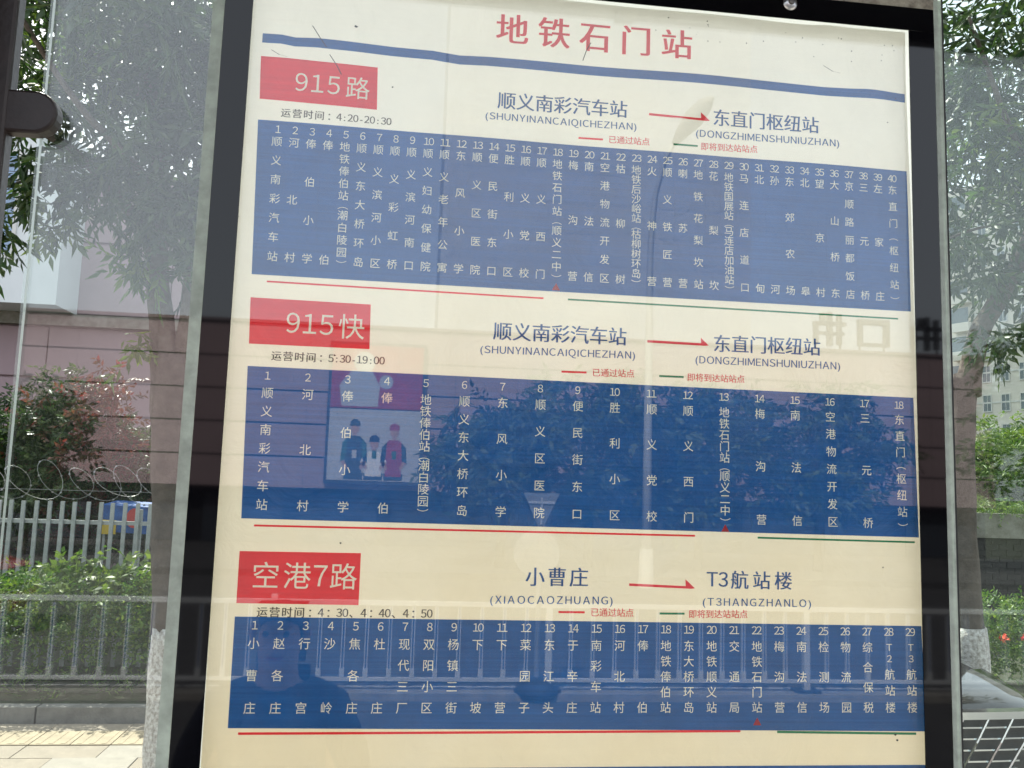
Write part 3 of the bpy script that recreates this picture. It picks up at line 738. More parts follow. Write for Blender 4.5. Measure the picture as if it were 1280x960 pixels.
# ================================================================ TREES BEHIND THE GLASS
def limb_mb(pts, r0, r1, n=8, wob=.06):
    k = len(pts); mb = MB(); mb.smooth = True
    # resample smoothly
    P = [Vector(p) for p in pts]; Q = []
    for i in range(k - 1):
        a, b, c_, d = P[max(i - 1, 0)], P[i], P[i + 1], P[min(i + 2, k - 1)]
        for s in range(5):
            t = s / 5
            Q.append(.5 * ((2 * b) + (c_ - a) * t + (2 * a - 5 * b + 4 * c_ - d) * t * t + (3 * b - a - 3 * c_ + d) * t ** 3))
    Q.append(P[-1]); m = len(Q)
    return mb.tube(Q, [r0 + (r1 - r0) * (i / (m - 1)) for i in range(m)], n, True, 0, wob)
t = empty('forked_street_tree', (0, 0, 0), 'street tree with forked brown trunk and whitewashed foot, left of the poster', 'tree', 'street trees behind the shelter')
limb_mb([(-1.43, 4.6, -.02), (-1.46, 4.6, .5), (-1.475, 4.6, 1.12)], .150, .128, 14, .03).build('whitewashed_base', 'whitewash', t)
limb_mb([(-1.475, 4.6, 1.08), (-1.53, 4.6, 1.8), (-1.58, 4.6, 2.4), (-1.62, 4.6, 2.86)], .126, .128, 14, .05).build('trunk', 'bark_pale', t)
for pts, r0, r1 in [([(-1.60, 4.6, 2.7), (-1.68, 4.6, 3.0), (-1.78, 4.65, 3.6), (-1.85, 4.7, 4.4), (-2.1, 4.8, 5.6), (-2.3, 4.9, 6.6)], .10, .03),
                    ([(-1.60, 4.6, 2.7), (-1.52, 4.6, 3.0), (-1.50, 4.6, 3.6), (-1.45, 4.55, 4.4), (-1.2, 4.5, 5.4), (-1.0, 4.4, 6.4)], .09, .03),
                    ([(-1.78, 4.65, 3.6), (-2.2, 4.5, 4.1), (-2.8, 4.3, 4.4), (-3.4, 4.2, 4.4)], .045, .015),
                    ([(-1.5, 4.6, 3.7), (-1.9, 4.2, 4.1), (-2.1, 3.9, 4.3), (-2.5, 3.7, 4.9)], .035, .012),
                    ([(-1.47, 4.55, 4.2), (-.9, 4.6, 4.7), (-.3, 4.8, 5.2), (.5, 5, 5.5)], .045, .015),
                    ([(-1.85, 4.7, 4.6), (-2.6, 5.2, 5.3), (-3.2, 5.6, 5.9)], .045, .015),
                    ([(-2.2, 4.5, 4.1), (-2.5, 4.3, 3.9), (-2.9, 4.2, 3.65)], .014, .005)]:
    limb_mb(pts, r0, r1).build('limb', 'bark', t)
P = np.vstack([clumps((-2.1, 4.7, 5.3), (2.4, 1.5, 1.4), 70, 20, .20), clumps((-1.55, 4.5, 4.15), (.6, .5, .5), 20, 13, .12), clumps((-1.5, 4.6, 5.0), (.5, .5, .4), 14, 14, .14), clumps((-1.35, 4.4, 3.55), (.28, .3, .15), 5, 8, .08)])
foliage('crown', P, 'leaf', t, .105, .33, .34, 11, .55)['kind'] = 'stuff'
low = np.vstack([clumps(c, r, k, 6, .07) for c, r, k in [((-3.35, 4.3, 3.75), (.2, .2, .25), 6), ((-2.75, 4.3, 3.62), (.16, .15, .12), 5), ((-2.45, 4.2, 3.9), (.25, .2, .2), 5), ((-2.0, 4.3, 4.0), (.35, .3, .25), 7), ((-1.3, 4.4, 3.9), (.3, .2, .3), 6)]])
foliage('low_sprays', low, 'leaf', t, .11, .26, .30, 9, 1.0)['kind'] = 'stuff'
foliage('sun_tinted_sprays', np.vstack([clumps((-1.83, 4.45, 3.42), (.09, .08, .12), 3, 5, .04), clumps((-1.80, 4.45, 2.98), (.07, .05, .08), 2, 4, .03), clumps((-2.35, 4.3, 3.62), (.1, .1, .06), 2, 5, .04), clumps((-2.6, 4.6, 4.9), (.6, .4, .5), 8, 6, .1)]), 'leaf_light', t, .10, .28, .2, 8, .9)['kind'] = 'stuff'  # paler leaf colour stands in for sun shining through these sprays

t = empty('leaning_street_tree', (0, 0, 0), 'street tree right of the poster whose limb leans right behind the glass', 'tree', 'street trees behind the shelter')
limb_mb([(4.13, 4.6, -.02), (4.05, 4.6, .6), (4.02, 4.6, 1.18)], .125, .105, 14, .03).build('whitewashed_base', 'whitewash', t)
limb_mb([(4.015, 4.6, 1.14), (3.985, 4.6, 1.8), (3.995, 4.6, 2.5), (4.04, 4.6, 3.0)], .096, .082, 12, .05).build('trunk', 'bark_pale', t)
for pts, r0, r1 in [([(4.05, 4.6, 2.85), (4.15, 4.6, 3.3), (4.42, 4.6, 3.75), (4.75, 4.65, 4.4), (5.0, 4.8, 5.4), (5.1, 5, 6.4)], .088, .03),
                    ([(4.02, 4.6, 2.6), (3.85, 4.7, 3.2), (3.7, 4.8, 4.0), (3.5, 5, 5.0), (3.4, 5.1, 6.0)], .05, .02),
                    ([(4.42, 4.6, 3.75), (4.5, 4.4, 4.3), (4.1, 4.2, 4.9), (3.8, 4.1, 5.5)], .035, .012),
                    ([(4.75, 4.65, 4.4), (5.4, 4.5, 4.6), (6.2, 4.3, 4.6)], .04, .012),
                    ([(3.72, 4.8, 3.9), (4.1, 4.6, 4.1), (4.6, 4.5, 4.2)], .016, .006)]:
    limb_mb(pts, r0, r1).build('limb', 'bark', t)
P = np.vstack([clumps((4.6, 4.8, 5.15), (1.9, 1.4, 1.35), 66, 20, .20), clumps((6.3, 5.4, 5.6), (1.6, 1.4, 1.3), 12, 22, .28)])
foliage('crown', P, 'leaf', t, .11, .32, .34, 10, .5)['kind'] = 'stuff'
foliage('low_sprays', np.vstack([clumps((4.75, 4.5, 3.6), (.3, .25, .2), 6, 6, .07), clumps((4.15, 4.5, 3.9), (.35, .25, .3), 9, 6, .08), clumps((4.02, 4.3, 3.3), (.08, .1, .2), 3, 5, .05), clumps((4.55, 4.4, 3.35), (.15, .15, .12), 4, 5, .05)]), 'leaf', t, .10, .34, .24, 8, .9)['kind'] = 'stuff'
foliage('sun_tinted_sprays', clumps((4.6, 4.4, 4.75), (.8, .5, .45), 10, 6, .12), 'leaf_light', t, .11, .3, .25, 9, .6)['kind'] = 'stuff'  # sun on these leaves is put into their lighter colour

# ================================================================ STEEL FENCE AND RAZOR WIRE
t = empty('steel_fence', (-8.2, 8.2, 0), 'pale steel picket fence with a coil of razor wire above, behind the left hedge', 'fence')
pk = MB().box(-.019, .019, -.012, .012, .1, 1.765)
pkm = pk.mesh('picket', 'fence_steel')
for i in range(62): place(pkm, 'picket', t, (i * .125, 0, random.uniform(-.004, .004)), (0, random.uniform(-.006, .006), 0))
for z in (.35, 1.535): MB().box(-.05, 7.75, .014, .05, z, z + .04).build('rail', 'fence_steel', t)
for x in (0.068, 2.65, 5.37, 7.7): MB().box(x - .03, x + .03, .052, .11, 0, 1.7).build('fence_post', 'fence_steel', t)
for y in (1.88,):
    MB().tube([(-.1, 0.06, y), (7.8, 0.06, y)], .0025, 5).build('tension_wire', 'wire', t)
w = MB(); pts = []
for i in range(30 * 22):
    a = i / 22 * 2 * math.pi; rr = .175 + .03 * math.sin(i * .17) + .02 * math.sin(i * .071)
    pts.append((-.1 + i / 22 * .265 + .17 * math.cos(a + .6) + .06 * math.sin(i * .05), .06 + rr * math.cos(a) * .55, 1.965 + rr * math.sin(a)))
w.tube(pts, .0030, 5)
for i in range(6, len(pts) - 2, 3):
    p = Vector(pts[i]); d = (Vector(pts[i + 1]) - p).normalized() * .016
    n_ = d.cross(Vector((0, 1, 0))).normalized() * .012
    w.add([p - d, p + n_, p + d, p - n_], [(0, 1, 2, 3)])
w.build('razor_wire_coil', 'wire', t)

# ================================================================ PINK BUILDING BEHIND (LEFT)
t = empty('pink_building', (-7, 14, 0), 'dusky pink building with a white bay, behind the left fence and trees', 'building')
BX = -7
MB().box(-9, 6.6, .06, 9, 0, 7.32).build('wall', 'pink_render', t)
for j, (z0, z1) in enumerate([(2.75, 3.62), (3.64, 4.50), (4.74, 6.0), (6.02, 7.3)]):
    for i in range(8):
        x0 = -9 + i * 1.95; MB().box(x0 + .012, x0 + 1.938, 0, .058, z0 + .01, z1 - .01).build('panel', 'pink_near' if j > 1 else 'pink_panel', t, bevel=.006)
MB().box(-9, 6.62, -.12, .055, 4.52, 4.72).build('ledge', 'concrete', t)
bay = MB().box(-9, 1.18, -.9, -.005, 4.725, 7.6).build('bay', 'white_bay', t)
for i in range(4):
    x0 = -8.3 + i * 2.3
    f = MB(); x1 = x0 + 2.0
    if i == 3: x0, x1 = -1.5, .42
    f.box(x0 - .06, x1 + .06, -.935, -.902, 5.44, 5.5).box(x0 - .06, x1 + .06, -.935, -.902, 7.2, 7.26).box(x0 - .06, x0, -.935, -.902, 5.5, 7.2).box(x1, x1 + .06, -.935, -.902, 5.5, 7.2)
    fo = f.build('window', 'frame_white', t)
    lv = MB()
    for k in range(22): lv.box(x0, x1, -.93 + .0, -.905, 5.505 + k * .077, 5.505 + k * .077 + .06)
    lv.build('louver', 'blue_louver', fo)
MB().box(-9, 6.6, .01, .055, 0, 2.73).build('ground_storey', 'recess', t)
for i in range(8):
    x0 = -8.7 + i * 1.9; a = MB()
    pts = [(x0, .1), (x0, 1.2)] + [(x0 + .75 - .75 * math.cos(k * math.pi / 12), 1.2 + .65 * math.sin(k * math.pi / 12)) for k in range(13)] + [(x0 + 1.5, 1.2), (x0 + 1.5, .1)]
    a.prism(pts, -.02, .008); fo = a.build('arched_shutter', 'pink_dark', t)
    MB().tube([(x, -.03, z) for x, z in pts], .035, 6).build('arch_rim', 'recess', fo)
t = empty('play_awning', (-3.08, 8.95, .10), 'blue awning with red and yellow patches glimpsed behind the pickets near the forked tree', 'awning')
aw = MB(); aw.add([(-.38, -.3, 1.62), (.42, -.3, 1.60), (.42, -.3, 1.30), (-.38, -.3, 1.33), (-.34, .5, 1.66), (.38, .5, 1.64), (.38, .5, 1.3), (-.34, .5, 1.33)], [(0, 3, 2, 1), (0, 1, 5, 4), (4, 5, 6, 7), (0, 4, 7, 3), (1, 2, 6, 5)])
aw.build('cover', 'toy_blue', t)
MB().prism(circle(.06, 1.48, .11, 14), -.33, -.302).build('red_patch', 'toy_red', t)
MB().prism([(-.38, 1.30), (-.17, 1.30), (-.17, 1.45), (-.38, 1.46)], -.33, -.302).build('yellow_patch', 'toy_yellow', t)
for x in (-.34, .38): MB().tube([(x, -.2, -.1), (x, -.2, 1.35)], .02, 6).build('leg', 'fence_steel', t)
t.scale = (.82, .5, 1)

# ================================================================ RIGHT: BRICK WALL, FAR FLATS
t = empty('brick_wall', (6.4, 11, 0), 'dark weathered brick wall with a stained concrete coping, right of the leaning tree', 'wall')
MB().box(0, 9, .02, .3, 0, 1.5).build('wall_core', 'recess', t)
bm_ = MB()
for j in range(17):
    for i in range(38):
        x0 = i * .24 + (.12 if j % 2 else 0); bm_.box(x0, x0 + .228, random.uniform(-.006, .004), .015, j * .088, j * .088 + .077)
o = bm_.build('brickwork', 'brick_dark', t); o['kind'] = 'stuff'
for i in range(6): MB().box(i * 1.5, i * 1.5 + 1.485, -.06, .34, 1.502, 1.87).build('coping', 'concrete', t)
c = empty('trailing_plants', (0, 0, 0), 'pale trailing plants spilling over the coping of the brick wall', 'plants')
foliage('foliage', boxpts(900, 6.5, 14.5, 10.85, 11.4, 1.82, 2.08, .06), 'leaf_hedge', c, .07, .25, .22, 9, .9)['kind'] = 'stuff'

t = empty('pale_flats', (55, 80, 0), 'tall pale block of flats with dark windows, far behind the leaning tree', 'building', rz=R(-67.5))
MB().box(-.5, 30, 0, 14, 0, 34).build('wall', 'pale_wall', t)
for z in range(3, 33, 3):
    if z % 2 or True: MB().box(-.55, 30, -.06, -.003, z - .55 - .1, z - .5).build('string_course', 'frame_white', t)
for i in range(9):
    for j in range(10):
        x0 = 2.9 + i * 1.85; z0 = 1.8 + j * 2.93
        fr = MB(); fr.box(x0 - .08, x0 + 0.83, -.1, -.004, z0 - .1, z0).box(x0 - .08, x0 + 0.83, -.1, -.004, z0 + 1.55, z0 + 1.63).box(x0 - .08, x0, -.1, -.004, z0, z0 + 1.55).box(x0 + .75, x0 + 0.83, -.1, -.004, z0, z0 + 1.55).box(x0 + .36, x0 + .40, -.08, -.004, z0, z0 + 1.55)
        w_ = fr.build('window', 'frame_white', t)
        MB().box(x0, x0 + .36, -.05, -.004, z0, z0 + 1.55).box(x0 + .40, x0 + .75, -.05, -.004, z0, z0 + 1.55).build('glass', 'pane_far', w_)
        if (i * 7 + j * 3) % 5 == 0:
            MB().box(x0 + .1, x0 + .7, -.5, -.004, z0 - .85, z0 - .3).build('air_conditioner', 'frame_white', t)
for j in range(11):
    b_ = MB().box(.2, 2.1, -.9, -.004, 1.2 + j * 2.93, 2.1 + j * 2.93).build('balcony', 'pale_wall', t)
    MB().box(.25, 2.05, -.85, -.8, 2.101 + j * 2.93, 3.6 + j * 2.93).build('balcony_glass', 'pane_far', b_)

# ================================================================ CARS
def loft(secs, name, m, parent, smooth=True):
    """secs: list of (y, [(x,z)...] right half from top centre down); mirrored"""
    mb = MB(); mb.smooth = smooth
    rings = []
    for y, hp in secs:
        ring = [(x, y, z) for x, z in hp] + [(-x, y, z) for x, z in reversed(hp) if abs(x) > 1e-6]
        rings.append(ring)
    n = len(rings[0]); V = [p for r_ in rings for p in r_]
    F = [(i * n + k, i * n + (k + 1) % n, (i + 1) * n + (k + 1) % n, (i + 1) * n + k) for i in range(len(rings) - 1) for k in range(n)]
    F += [tuple(range(n - 1, -1, -1)), tuple((len(rings) - 1) * n + k for k in range(n))]
    mb.add(V, F); return mb.build(name, m, parent, bevel=.0)
def car(label, body, loc, rz, cat='car', rear_red=True, name='parked_car'):
    t = empty(name, loc, label, cat, rz=rz)
    def hp(w, zt, zs, zb): return [(0, zt), (w * .35, zt - .004), (w * .62, zt - .018), (w * .80, zt - .05), (w * .93, zt - .11), (w * .985, zs), (w, zs - .10), (w * .99, (zs + zb) / 2), (w * .97, zb + .08), (w * .88, zb), (0, zb)]
    S = [(.0, hp(.60, .86, .72, .36)), (.03, hp(.72, .915, .74, .30)), (.10, hp(.82, .955, .77, .26)), (.25, hp(.885, 1.005, .81, .24)), (.55, hp(.91, 1.065, .84, .24)), (1.0, hp(.925, 1.13, .88, .24)), (1.3, hp(.93, 1.15, .90, .24)),
         (2.4, hp(.93, 1.13, .92, .24)), (3.9, hp(.93, 1.12, .93, .24)), (4.35, hp(.90, 1.09, .91, .28)), (4.5, hp(.82, 1.0, .86, .34)), (4.56, hp(.70, .9, .78, .42))]
    o = loft(S, 'body', body, t)
    cb = [(1.15, hp(.70, 1.09, 1.075, 1.03)), (1.95, hp(.72, 1.60, 1.40, 1.03)), (2.2, hp(.73, 1.66, 1.42, 1.03)), (3.3, hp(.73, 1.67, 1.42, 1.03)), (3.85, hp(.70, 1.58, 1.38, 1.03)), (4.3, hp(.66, 1.12, 1.09, 1.03))]
    cb = [(y, [(x * 1.12 if z < 1.5 else x, z) for x, z in h_]) for y, h_ in cb]
    loft(cb, 'greenhouse', 'window_glass', t)
    rf = [(2.0, 1.615), (2.25, 1.668), (3.3, 1.678), (3.8, 1.60)]
    m_ = MB(); m_.smooth = True
    V = []
    for y, z in rf: V += [(x, y, z + dz) for x, dz in ((-.60, -.06), (-.45, -.012), (0, .004), (.45, -.012), (.60, -.06))]
    m_.add(V, [(i * 5 + k, i * 5 + k + 1, (i + 1) * 5 + k + 1, (i + 1) * 5 + k) for i in range(3) for k in range(4)]); m_.build('roof', body, t)
    for s in (-1, 1):
        for a, b in (((.80, 1.2, 1.08), (.67, 2.0, 1.60)), ((.815, 2.65, 1.06), (.70, 2.62, 1.62)), ((.80, 4.2, 1.08), (.65, 3.8, 1.58))):
            MB().tube([(s * a[0], a[1], a[2]), (s * b[0], b[1], b[2])], .03, 6).build('pillar', body, t)
        MB().box(s * .93 - .01, s * .93 + .16 * s, 1.45, 1.6, 1.02, 1.16).build('mirror', body, t, bevel=.02)
        h = MB(); h.smooth = False
        pts = [(.70, .80), (.92, .84), (.93, .72), (.86, .66), (.72, .68)]
        h.add([(s * x, .02 + .30 * max(0, x - .62), z) for x, z in pts] + [(s * x * .97, .2 + .3 * max(0, x - .62), z) for x, z in pts], [(0, 1, 2, 3, 4)] + [(i, (i + 1) % 5, (i + 1) % 5 + 5, i + 5) for i in range(5)])
        hl = h.build('headlight', 'lamp_clear', t)
        hb = MB(); hb.prism(circle(s * .82, .755, .05, 14), .03, .055); hb.build('bulb_housing', 'chrome', hl)
        tl = MB(); tl.box(s * .62, s * .84, 4.42, 4.54, .82, .98); tl.build('tail_light', 'tail_red', t, bevel=.015)
        for y in (.85, 3.65):
            wl = MB(); wl.smooth = True
            prof = [(.30, -.10), (.335, -.07), (.34, 0), (.335, .07), (.30, .10)]
            V = [(s * .86 + px_, y + r_ * math.cos(a), .34 + r_ * math.sin(a)) for r_, px_ in prof for a in [2 * math.pi * k / 24 for k in range(24)]]
            wl.add(V, [(i * 24 + k, i * 24 + (k + 1) % 24, (i + 1) * 24 + (k + 1) % 24, (i + 1) * 24 + k) for i in range(4) for k in range(24)])
            wo = wl.build('wheel', 'rubber', t)
            rm = MB(); X = s * .955
            rm.add([(X, y + .3 * math.cos(2 * math.pi * k / 20), .34 + .3 * math.sin(2 * math.pi * k / 20)) for k in range(20)], [tuple(range(20))])
            for k in range(5):
                a = k * 1.2566; rm.tube([(X + s * .012, y, .34), (X + s * .006, y + .29 * math.cos(a), .34 + .29 * math.sin(a))], .03, 5)
            rm.build('rim', 'chrome', wo)
    # grille: dark opening, chrome surround, four tiers of slats and leaning ribs
    gy = lambda x: -.050 + .035 * (abs(x) / .6) ** 2
    def curve_bar(z, w, rz_, name, m, dep=.035, par=None):
        mb = MB(); n = 16
        V = []; 
        for k in range(n + 1):
            x = -w + 2 * w * k / n; y = gy(x)
            V += [(x, y - dep, z - rz_), (x, y - dep, z + rz_), (x, y + .03, z + rz_), (x, y + .03, z - rz_)]
        mb.add(V, [(i * 4 + a, i * 4 + (a + 1) % 4, (i + 1) * 4 + (a + 1) % 4, (i + 1) * 4 + a) for i in range(n) for a in range(4)] + [(0, 1, 2, 3), (4 * n + 3, 4 * n + 2, 4 * n + 1, 4 * n)])
        return mb.build(name, m, par or t)
    bk = MB(); V = []
    for k in range(17):
        u = -1 + k / 8
        V += [(u * .62, gy(u * .62) - .004, .885), (u * .46, gy(u * .46) - .004, .62)]
    bk.add(V, [(2 * i, 2 * i + 1, 2 * i + 3, 2 * i + 2) for i in range(16)]); gr = bk.build('grille', 'plastic_black', t)
    curve_bar(.905, .68, .020, 'chrome_bar', 'chrome', .045, gr)
    for k in range(4): curve_bar(.838 - k * .060, .585 - k * .034, .0045, 'slat', 'chrome', .03, gr)
    curve_bar(.612, .46, .011, 'lower_bar', 'chrome', .04, gr)
    for s in (-1, 1):
        for k in range(4):
            xt = .60 - k * .155; xb = .44 - k * .145 - .03
            MB().tube([(s * xt, gy(xt) - .035, .885), (s * (xt * .53 + xb * .47), gy((xt + xb) / 2) - .040, .76), (s * xb, gy(xb) - .035, .62)], .0075, 6).build('rib', 'chrome', gr)
    bp = MB(); V = []
    for k in range(13):
        x = -.85 + 1.7 * k / 12; y = -.07 + .16 * (abs(x) / .85) ** 2.2
        for z, dy in ((.56, .03), (.50, 0), (.40, 0), (.30, .03)): V.append((x, y + dy, z))
    bp.add(V, [(i * 4 + a, i * 4 + a + 1, (i + 1) * 4 + a + 1, (i + 1) * 4 + a) for i in range(12) for a in range(3)]); bp.build('bumper', body, t)
    return t
car('glossy black car with a chrome ribbed grille parked nose-on, right of the poster', 'car_black', (2.955, 3.42, -.005), 0)
car('dark red car mirrored in the glass at the left black border', 'car_red', (-5.6, -12.2, -.25), R(92), name='passing_car')

# ================================================================ THE FAR SIDE OF THE ROAD (seen mirrored in the glass)
t = empty('pink_panelled_hall', (4, -28, 0), 'long pink panelled building across the road, mirrored in the glass, with roof letters', 'building')
MB().box(-17.5, 17.2, -12, -.06, 1.7, 7.2).build('wall', 'recess', t)
MB().box(-17.5, 17.2, -12, -.6, -.3, 1.69).build('ground_storey', 'recess', t)
ZR = [1.7, 2.75, 3.85, 4.95, 6.05, 7.2]
for j in range(5):
    for i in range(14):
        x0 = -17.5 + i * 2.48
        MB().box(x0 + .006, x0 + 2.474, -.058, 0, ZR[j] + .03, ZR[j + 1] - .03).build('panel', 'pink_panel', t)
MB().box(-17.6, 17.3, -.5, .08, 7.205, 7.3).build('parapet', 'pink_dark', t)
for i in range(11): MB().box(-17 + i * 3.1, -14.4 + i * 3.1, -.58, -.5, -.1, 1.5).build('shop_window', 'window_glass', t)
for k, (x, kind) in enumerate([(11.0, 0), (12.7, 1), (14.8, 2)]):
    l = MB()
    if kind == 1: l.box(x - .6, x + .6, -.3, -.1, 8.3, 8.5).box(x - .6, x + .6, -.3, -.1, 7.5, 7.62).box(x - .6, x - .45, -.3, -.1, 7.62, 8.3).box(x + .45, x + .6, -.3, -.1, 7.62, 8.3)
    else:
        l.box(x - .62, x + .62, -.3, -.1, 8.2, 8.34).box(x - .08, x + .08, -.3, -.1, 7.45, 8.7).box(x - .55, x + .55, -.28, -.12, 7.85, 7.97).box(x - .6, x - .46, -.3, -.1, 7.5, 8.2).box(x + .3, x + .44, -.3, -.1, 7.5, 8.62).box(x - .35, x - .2, -.3, -.1, 8.34, 8.66)
    l.box(x - .5, x - .44, -.35, -.31, 7.2, 8.3).box(x + .44, x + .5, -.35, -.31, 7.2, 8.3)
    l.build('roof_letter', 'letter_dark', t)
t = empty('wall_advert', (-1.27, -27.94, 0), 'framed advert panel, red above and three standing figures below, mirrored through the middle blue panel', 'billboard')
MB().box(-1.62, 1.62, -.0, .10, 1.9, 6.68).build('frame', 'ad_frame', t)
MB().box(-1.52, 1.52, .102, .12, 4.44, 6.58).build('red_poster', 'ad_red', t)
pp = MB().box(-1.52, 1.52, .102, .12, 2.02, 4.40).build('pale_poster', 'ad_pale', t)
fg = MB(); fg.prism(circle(-.45, 6.0, .36, 18), .121, .128); fg.prism([(-1.15, 4.5), (.05, 4.5), (.1, 5.2), (-.2, 5.72), (-.85, 5.72), (-1.25, 5.2)], .121, .127); fg.prism(circle(.3, 5.35, .24, 12), .121, .126)
fg.build('pale_figure', 'ad_pale', t)
for x, zt, top, sleeve, cap in ((-.62, 4.2, 'ad_dark', 'ad_green', 'ad_dark'), (0, 3.82, 'ad_white', 'ad_white', 'hair'), (.62, 4.12, 'ad_red', 'ad_dark', 'ad_red')):
    def flat(poly, y, m):
        f = MB(); f.prism([(x * 1.06 + a_ * 1.2, max(2.05, 2.04 + (b_ - 2.62) * 1.36)) for a_, b_ in poly], .121, .121 + y); f.build('figure', m, pp)
    flat([(-.25, 2.05), (-.03, 2.05), (0, 2.6), (.03, 2.05), (.25, 2.05), (.27, 2.80), (-.27, 2.80)], .004, 'ad_dark')
    flat([(-.22, 2.72), (.22, 2.72), (.27, zt - .62), (.14, zt - .50), (-.14, zt - .50), (-.27, zt - .62)], .007, top)
    for s in (-1, 1):
        flat([(s * .20, zt - .55), (s * .33, zt - .68), (s * .37, 3.05), (s * .27, 3.02), (s * .22, zt - .95)], .009, sleeve)
        flat([(s * .36, 3.06), (s * .20, 2.86), (s * .16, 2.94), (s * .27, 3.10)], .010, 'skin')
    flat([(-.05, zt - .52), (.05, zt - .52), (.05, zt - .40), (-.05, zt - .40)], .006, 'skin')
    flat([(.125 * math.cos(q * math.pi / 8), zt - .30 + .16 * math.sin(q * math.pi / 8)) for q in range(16)], .009, 'skin')
    flat([(-.14, zt - .26), (.14, zt - .26), (.13, zt - .15), (.05, zt - .09), (-.06, zt - .09), (-.13, zt - .15)], .011, cap)
    flat([(-.06, 3.35), (.07, 3.35), (.07, 3.15), (-.05, 3.15)], .012, 'ad_green' if top != 'ad_dark' else 'ad_pale')

def street_tree(x, y, h_, r, label, seed, dense=46):
    t = empty('street_tree', (x, y, -.12), label, 'tree', 'trees across the road')
    limb_mb([(0, 0, 0), (.05, 0, h_ * .25), (0, .05, h_ * .5), (.1, 0, h_ * .8)], .14, .04, 8).build('trunk', 'bark', t)
    for k in range(5):
        a = k * 1.3 + seed; limb_mb([(0, 0, h_ * .3), (math.cos(a) * r * .4, math.sin(a) * r * .3, h_ * .5), (math.cos(a) * r * .8, math.sin(a) * r * .6, h_ * .66)], .05, .015, 6).build('limb', 'bark', t)
    foliage('crown', clumps((0, 0, h_ * .58), (r, r * .7, h_ * .36), dense, 16, .30), 'leaf_far', t, .26, .42, .55, 8, .3)['kind'] = 'stuff'
for a in [(2.4, -21.6, 5.3, 1.9, 'left tree of the row across the road, mirrored beside the advert', 0), (4.9, -22.3, 6.0, 2.2, 'broad tree mirrored just left of the lamp post', 1), (7.9, -21.9, 5.4, 2.0, 'tree mirrored just right of the lamp post', 2),
          (11.6, -22.4, 5.6, 2.1, 'dark tree mirrored under the roof letters', 3), (18.2, -21.6, 8.2, 2.1, 'tall rightmost tree of the row, mirrored over the pale flats', 4), (20.8, -22.4, 7.2, 2.4, 'tree mirrored beyond the right picture edge', 6), (-12.6, -22.0, 5.2, 2.1, 'leftmost tree of the row across the road, mirrored over the fence', 5, 95), (-9.9, -22.5, 4.4, 1.3, 'small tree mirrored beside the forked trunk', 7, 40)]: street_tree(*a)
t = empty('office_tower', (17.5, -86, 0), 'pale grey high-rise far across the road, faintly mirrored in the upper glass', 'tower')
MB().box(-15.6, 15.6, -10, 6, 0, 88).build('wall', 'tower', t)
for j in range(28):
    MB().box(-15.2, 15.2, 6.003, 6.015, 2 + j * 3.1, 3.1 + j * 3.1).build('window_band', 'tower_band', t)

t = empty('street_lamp', (5.62, -18.9, -.25), 'tall grey street lamp with a curved arm, mirrored through the poster', 'street lamp')
lp = MB(); lp.smooth = True
lp.tube([(0, 0, 0), (0, 0, 4), (.0, 0, 7.6), (.02, .02, 8.7), (.10, .08, 9.6), (.28, .22, 10.4), (.50, .42, 10.9)], [.12, .10, .08, .075, .07, .06, .05], 12); lp.build('pole', 'lamp_grey', t)
lp = MB(); lp.tube([(0, 0, 0), (0, 0, .9)], [.19, .16], 12); lp.build('pole_base', 'lamp_grey', t)
lh = MB(); lh.smooth = True
lh.tube([(.46, .38, 10.78), (.58, .55, 10.98), (.76, .95, 11.22), (.90, 1.35, 11.38), (.98, 1.65, 11.46)], [.07, .16, .25, .20, .06], 12); lh.build('lamp_head', 'lamp_head', t)
t = empty('yield_sign', (1.47, -8.42, -.25), 'back of a triangular sign over a round sign on one pole, mirrored right of centre', 'road sign')
MB().tube([(0, 0, .06), (0, 0, 2.22)], .032, 10).build('pole', 'sign_back', t)
pl = MB(); pl.prism([(-.205, 2.25), (.205, 2.25), (.02, 1.85), (-.02, 1.85)], .035, .041); tp = pl.build('triangle_plate', 'sign_back', t)
MB().box(-.15, .15, .042, .055, 2.13, 2.16).box(-.012, .012, .042, .05, 1.9, 2.2).build('bracket', 'rail_white', tp)
pl = MB(); pl.prism(circle(-.04, 1.58, .26, 32), .035, .041); pl.build('round_plate', 'sign_back', t)
bs = MB(); bs.smooth = True; bs.tube([(0, 0, .075), (0, 0, .16), (0, 0, .24)], [.26, .17, .05], 12); bs.build('rubber_base', 'rubber', t)

# pale blue and white road railing, one section per thing
def railing(x0, label):
    t = empty('road_railing', (x0, -8.45, -.17), label, 'railing', 'railing sections along the road')
    MB().box(0, 2.98, -.03, .03, .90, .95).build('top_rail', 'rail_white', t)
    MB().box(0, 2.98, -.025, .025, .10, .135).build('bottom_rail', 'rail_white', t)
    pm = RAIL.get('m')
    if not pm:
        pm = MB().box(-.020, -.008, -.018, .018, .136, .90).box(.008, .020, -.018, .018, .136, .90).box(-.008, .008, -.014, .014, .2, .90, 1).box(-.026, .026, -.022, .022, .136, .23)
        pm = RAIL['m'] = pm.mesh('picket', ['rail_white', 'rail_blue'])
    for k in range(11): place(pm, 'picket', t, (.25 + k * .25, 0, 0))
    MB().box(-.035, .035, -.035, .035, 0, 1.0).build('rail_post', 'rail_white', t)
    MB().box(-.14, .14, -.1, .1, 0, .03).build('foot', 'rubber', t)
RAIL = {}
names = ['road railing section mirrored at the far left glass', 'railing section mirrored left of the black border', 'railing section mirrored through the first stations of the lowest blue panel', 'railing section mirrored left of the yield sign',
         'railing section mirrored right of the yield sign', 'railing section mirrored through the last stations of the lowest blue panel', 'railing section mirrored over the parked car and the flowering hedge', 'railing section mirrored beyond the right picture edge']
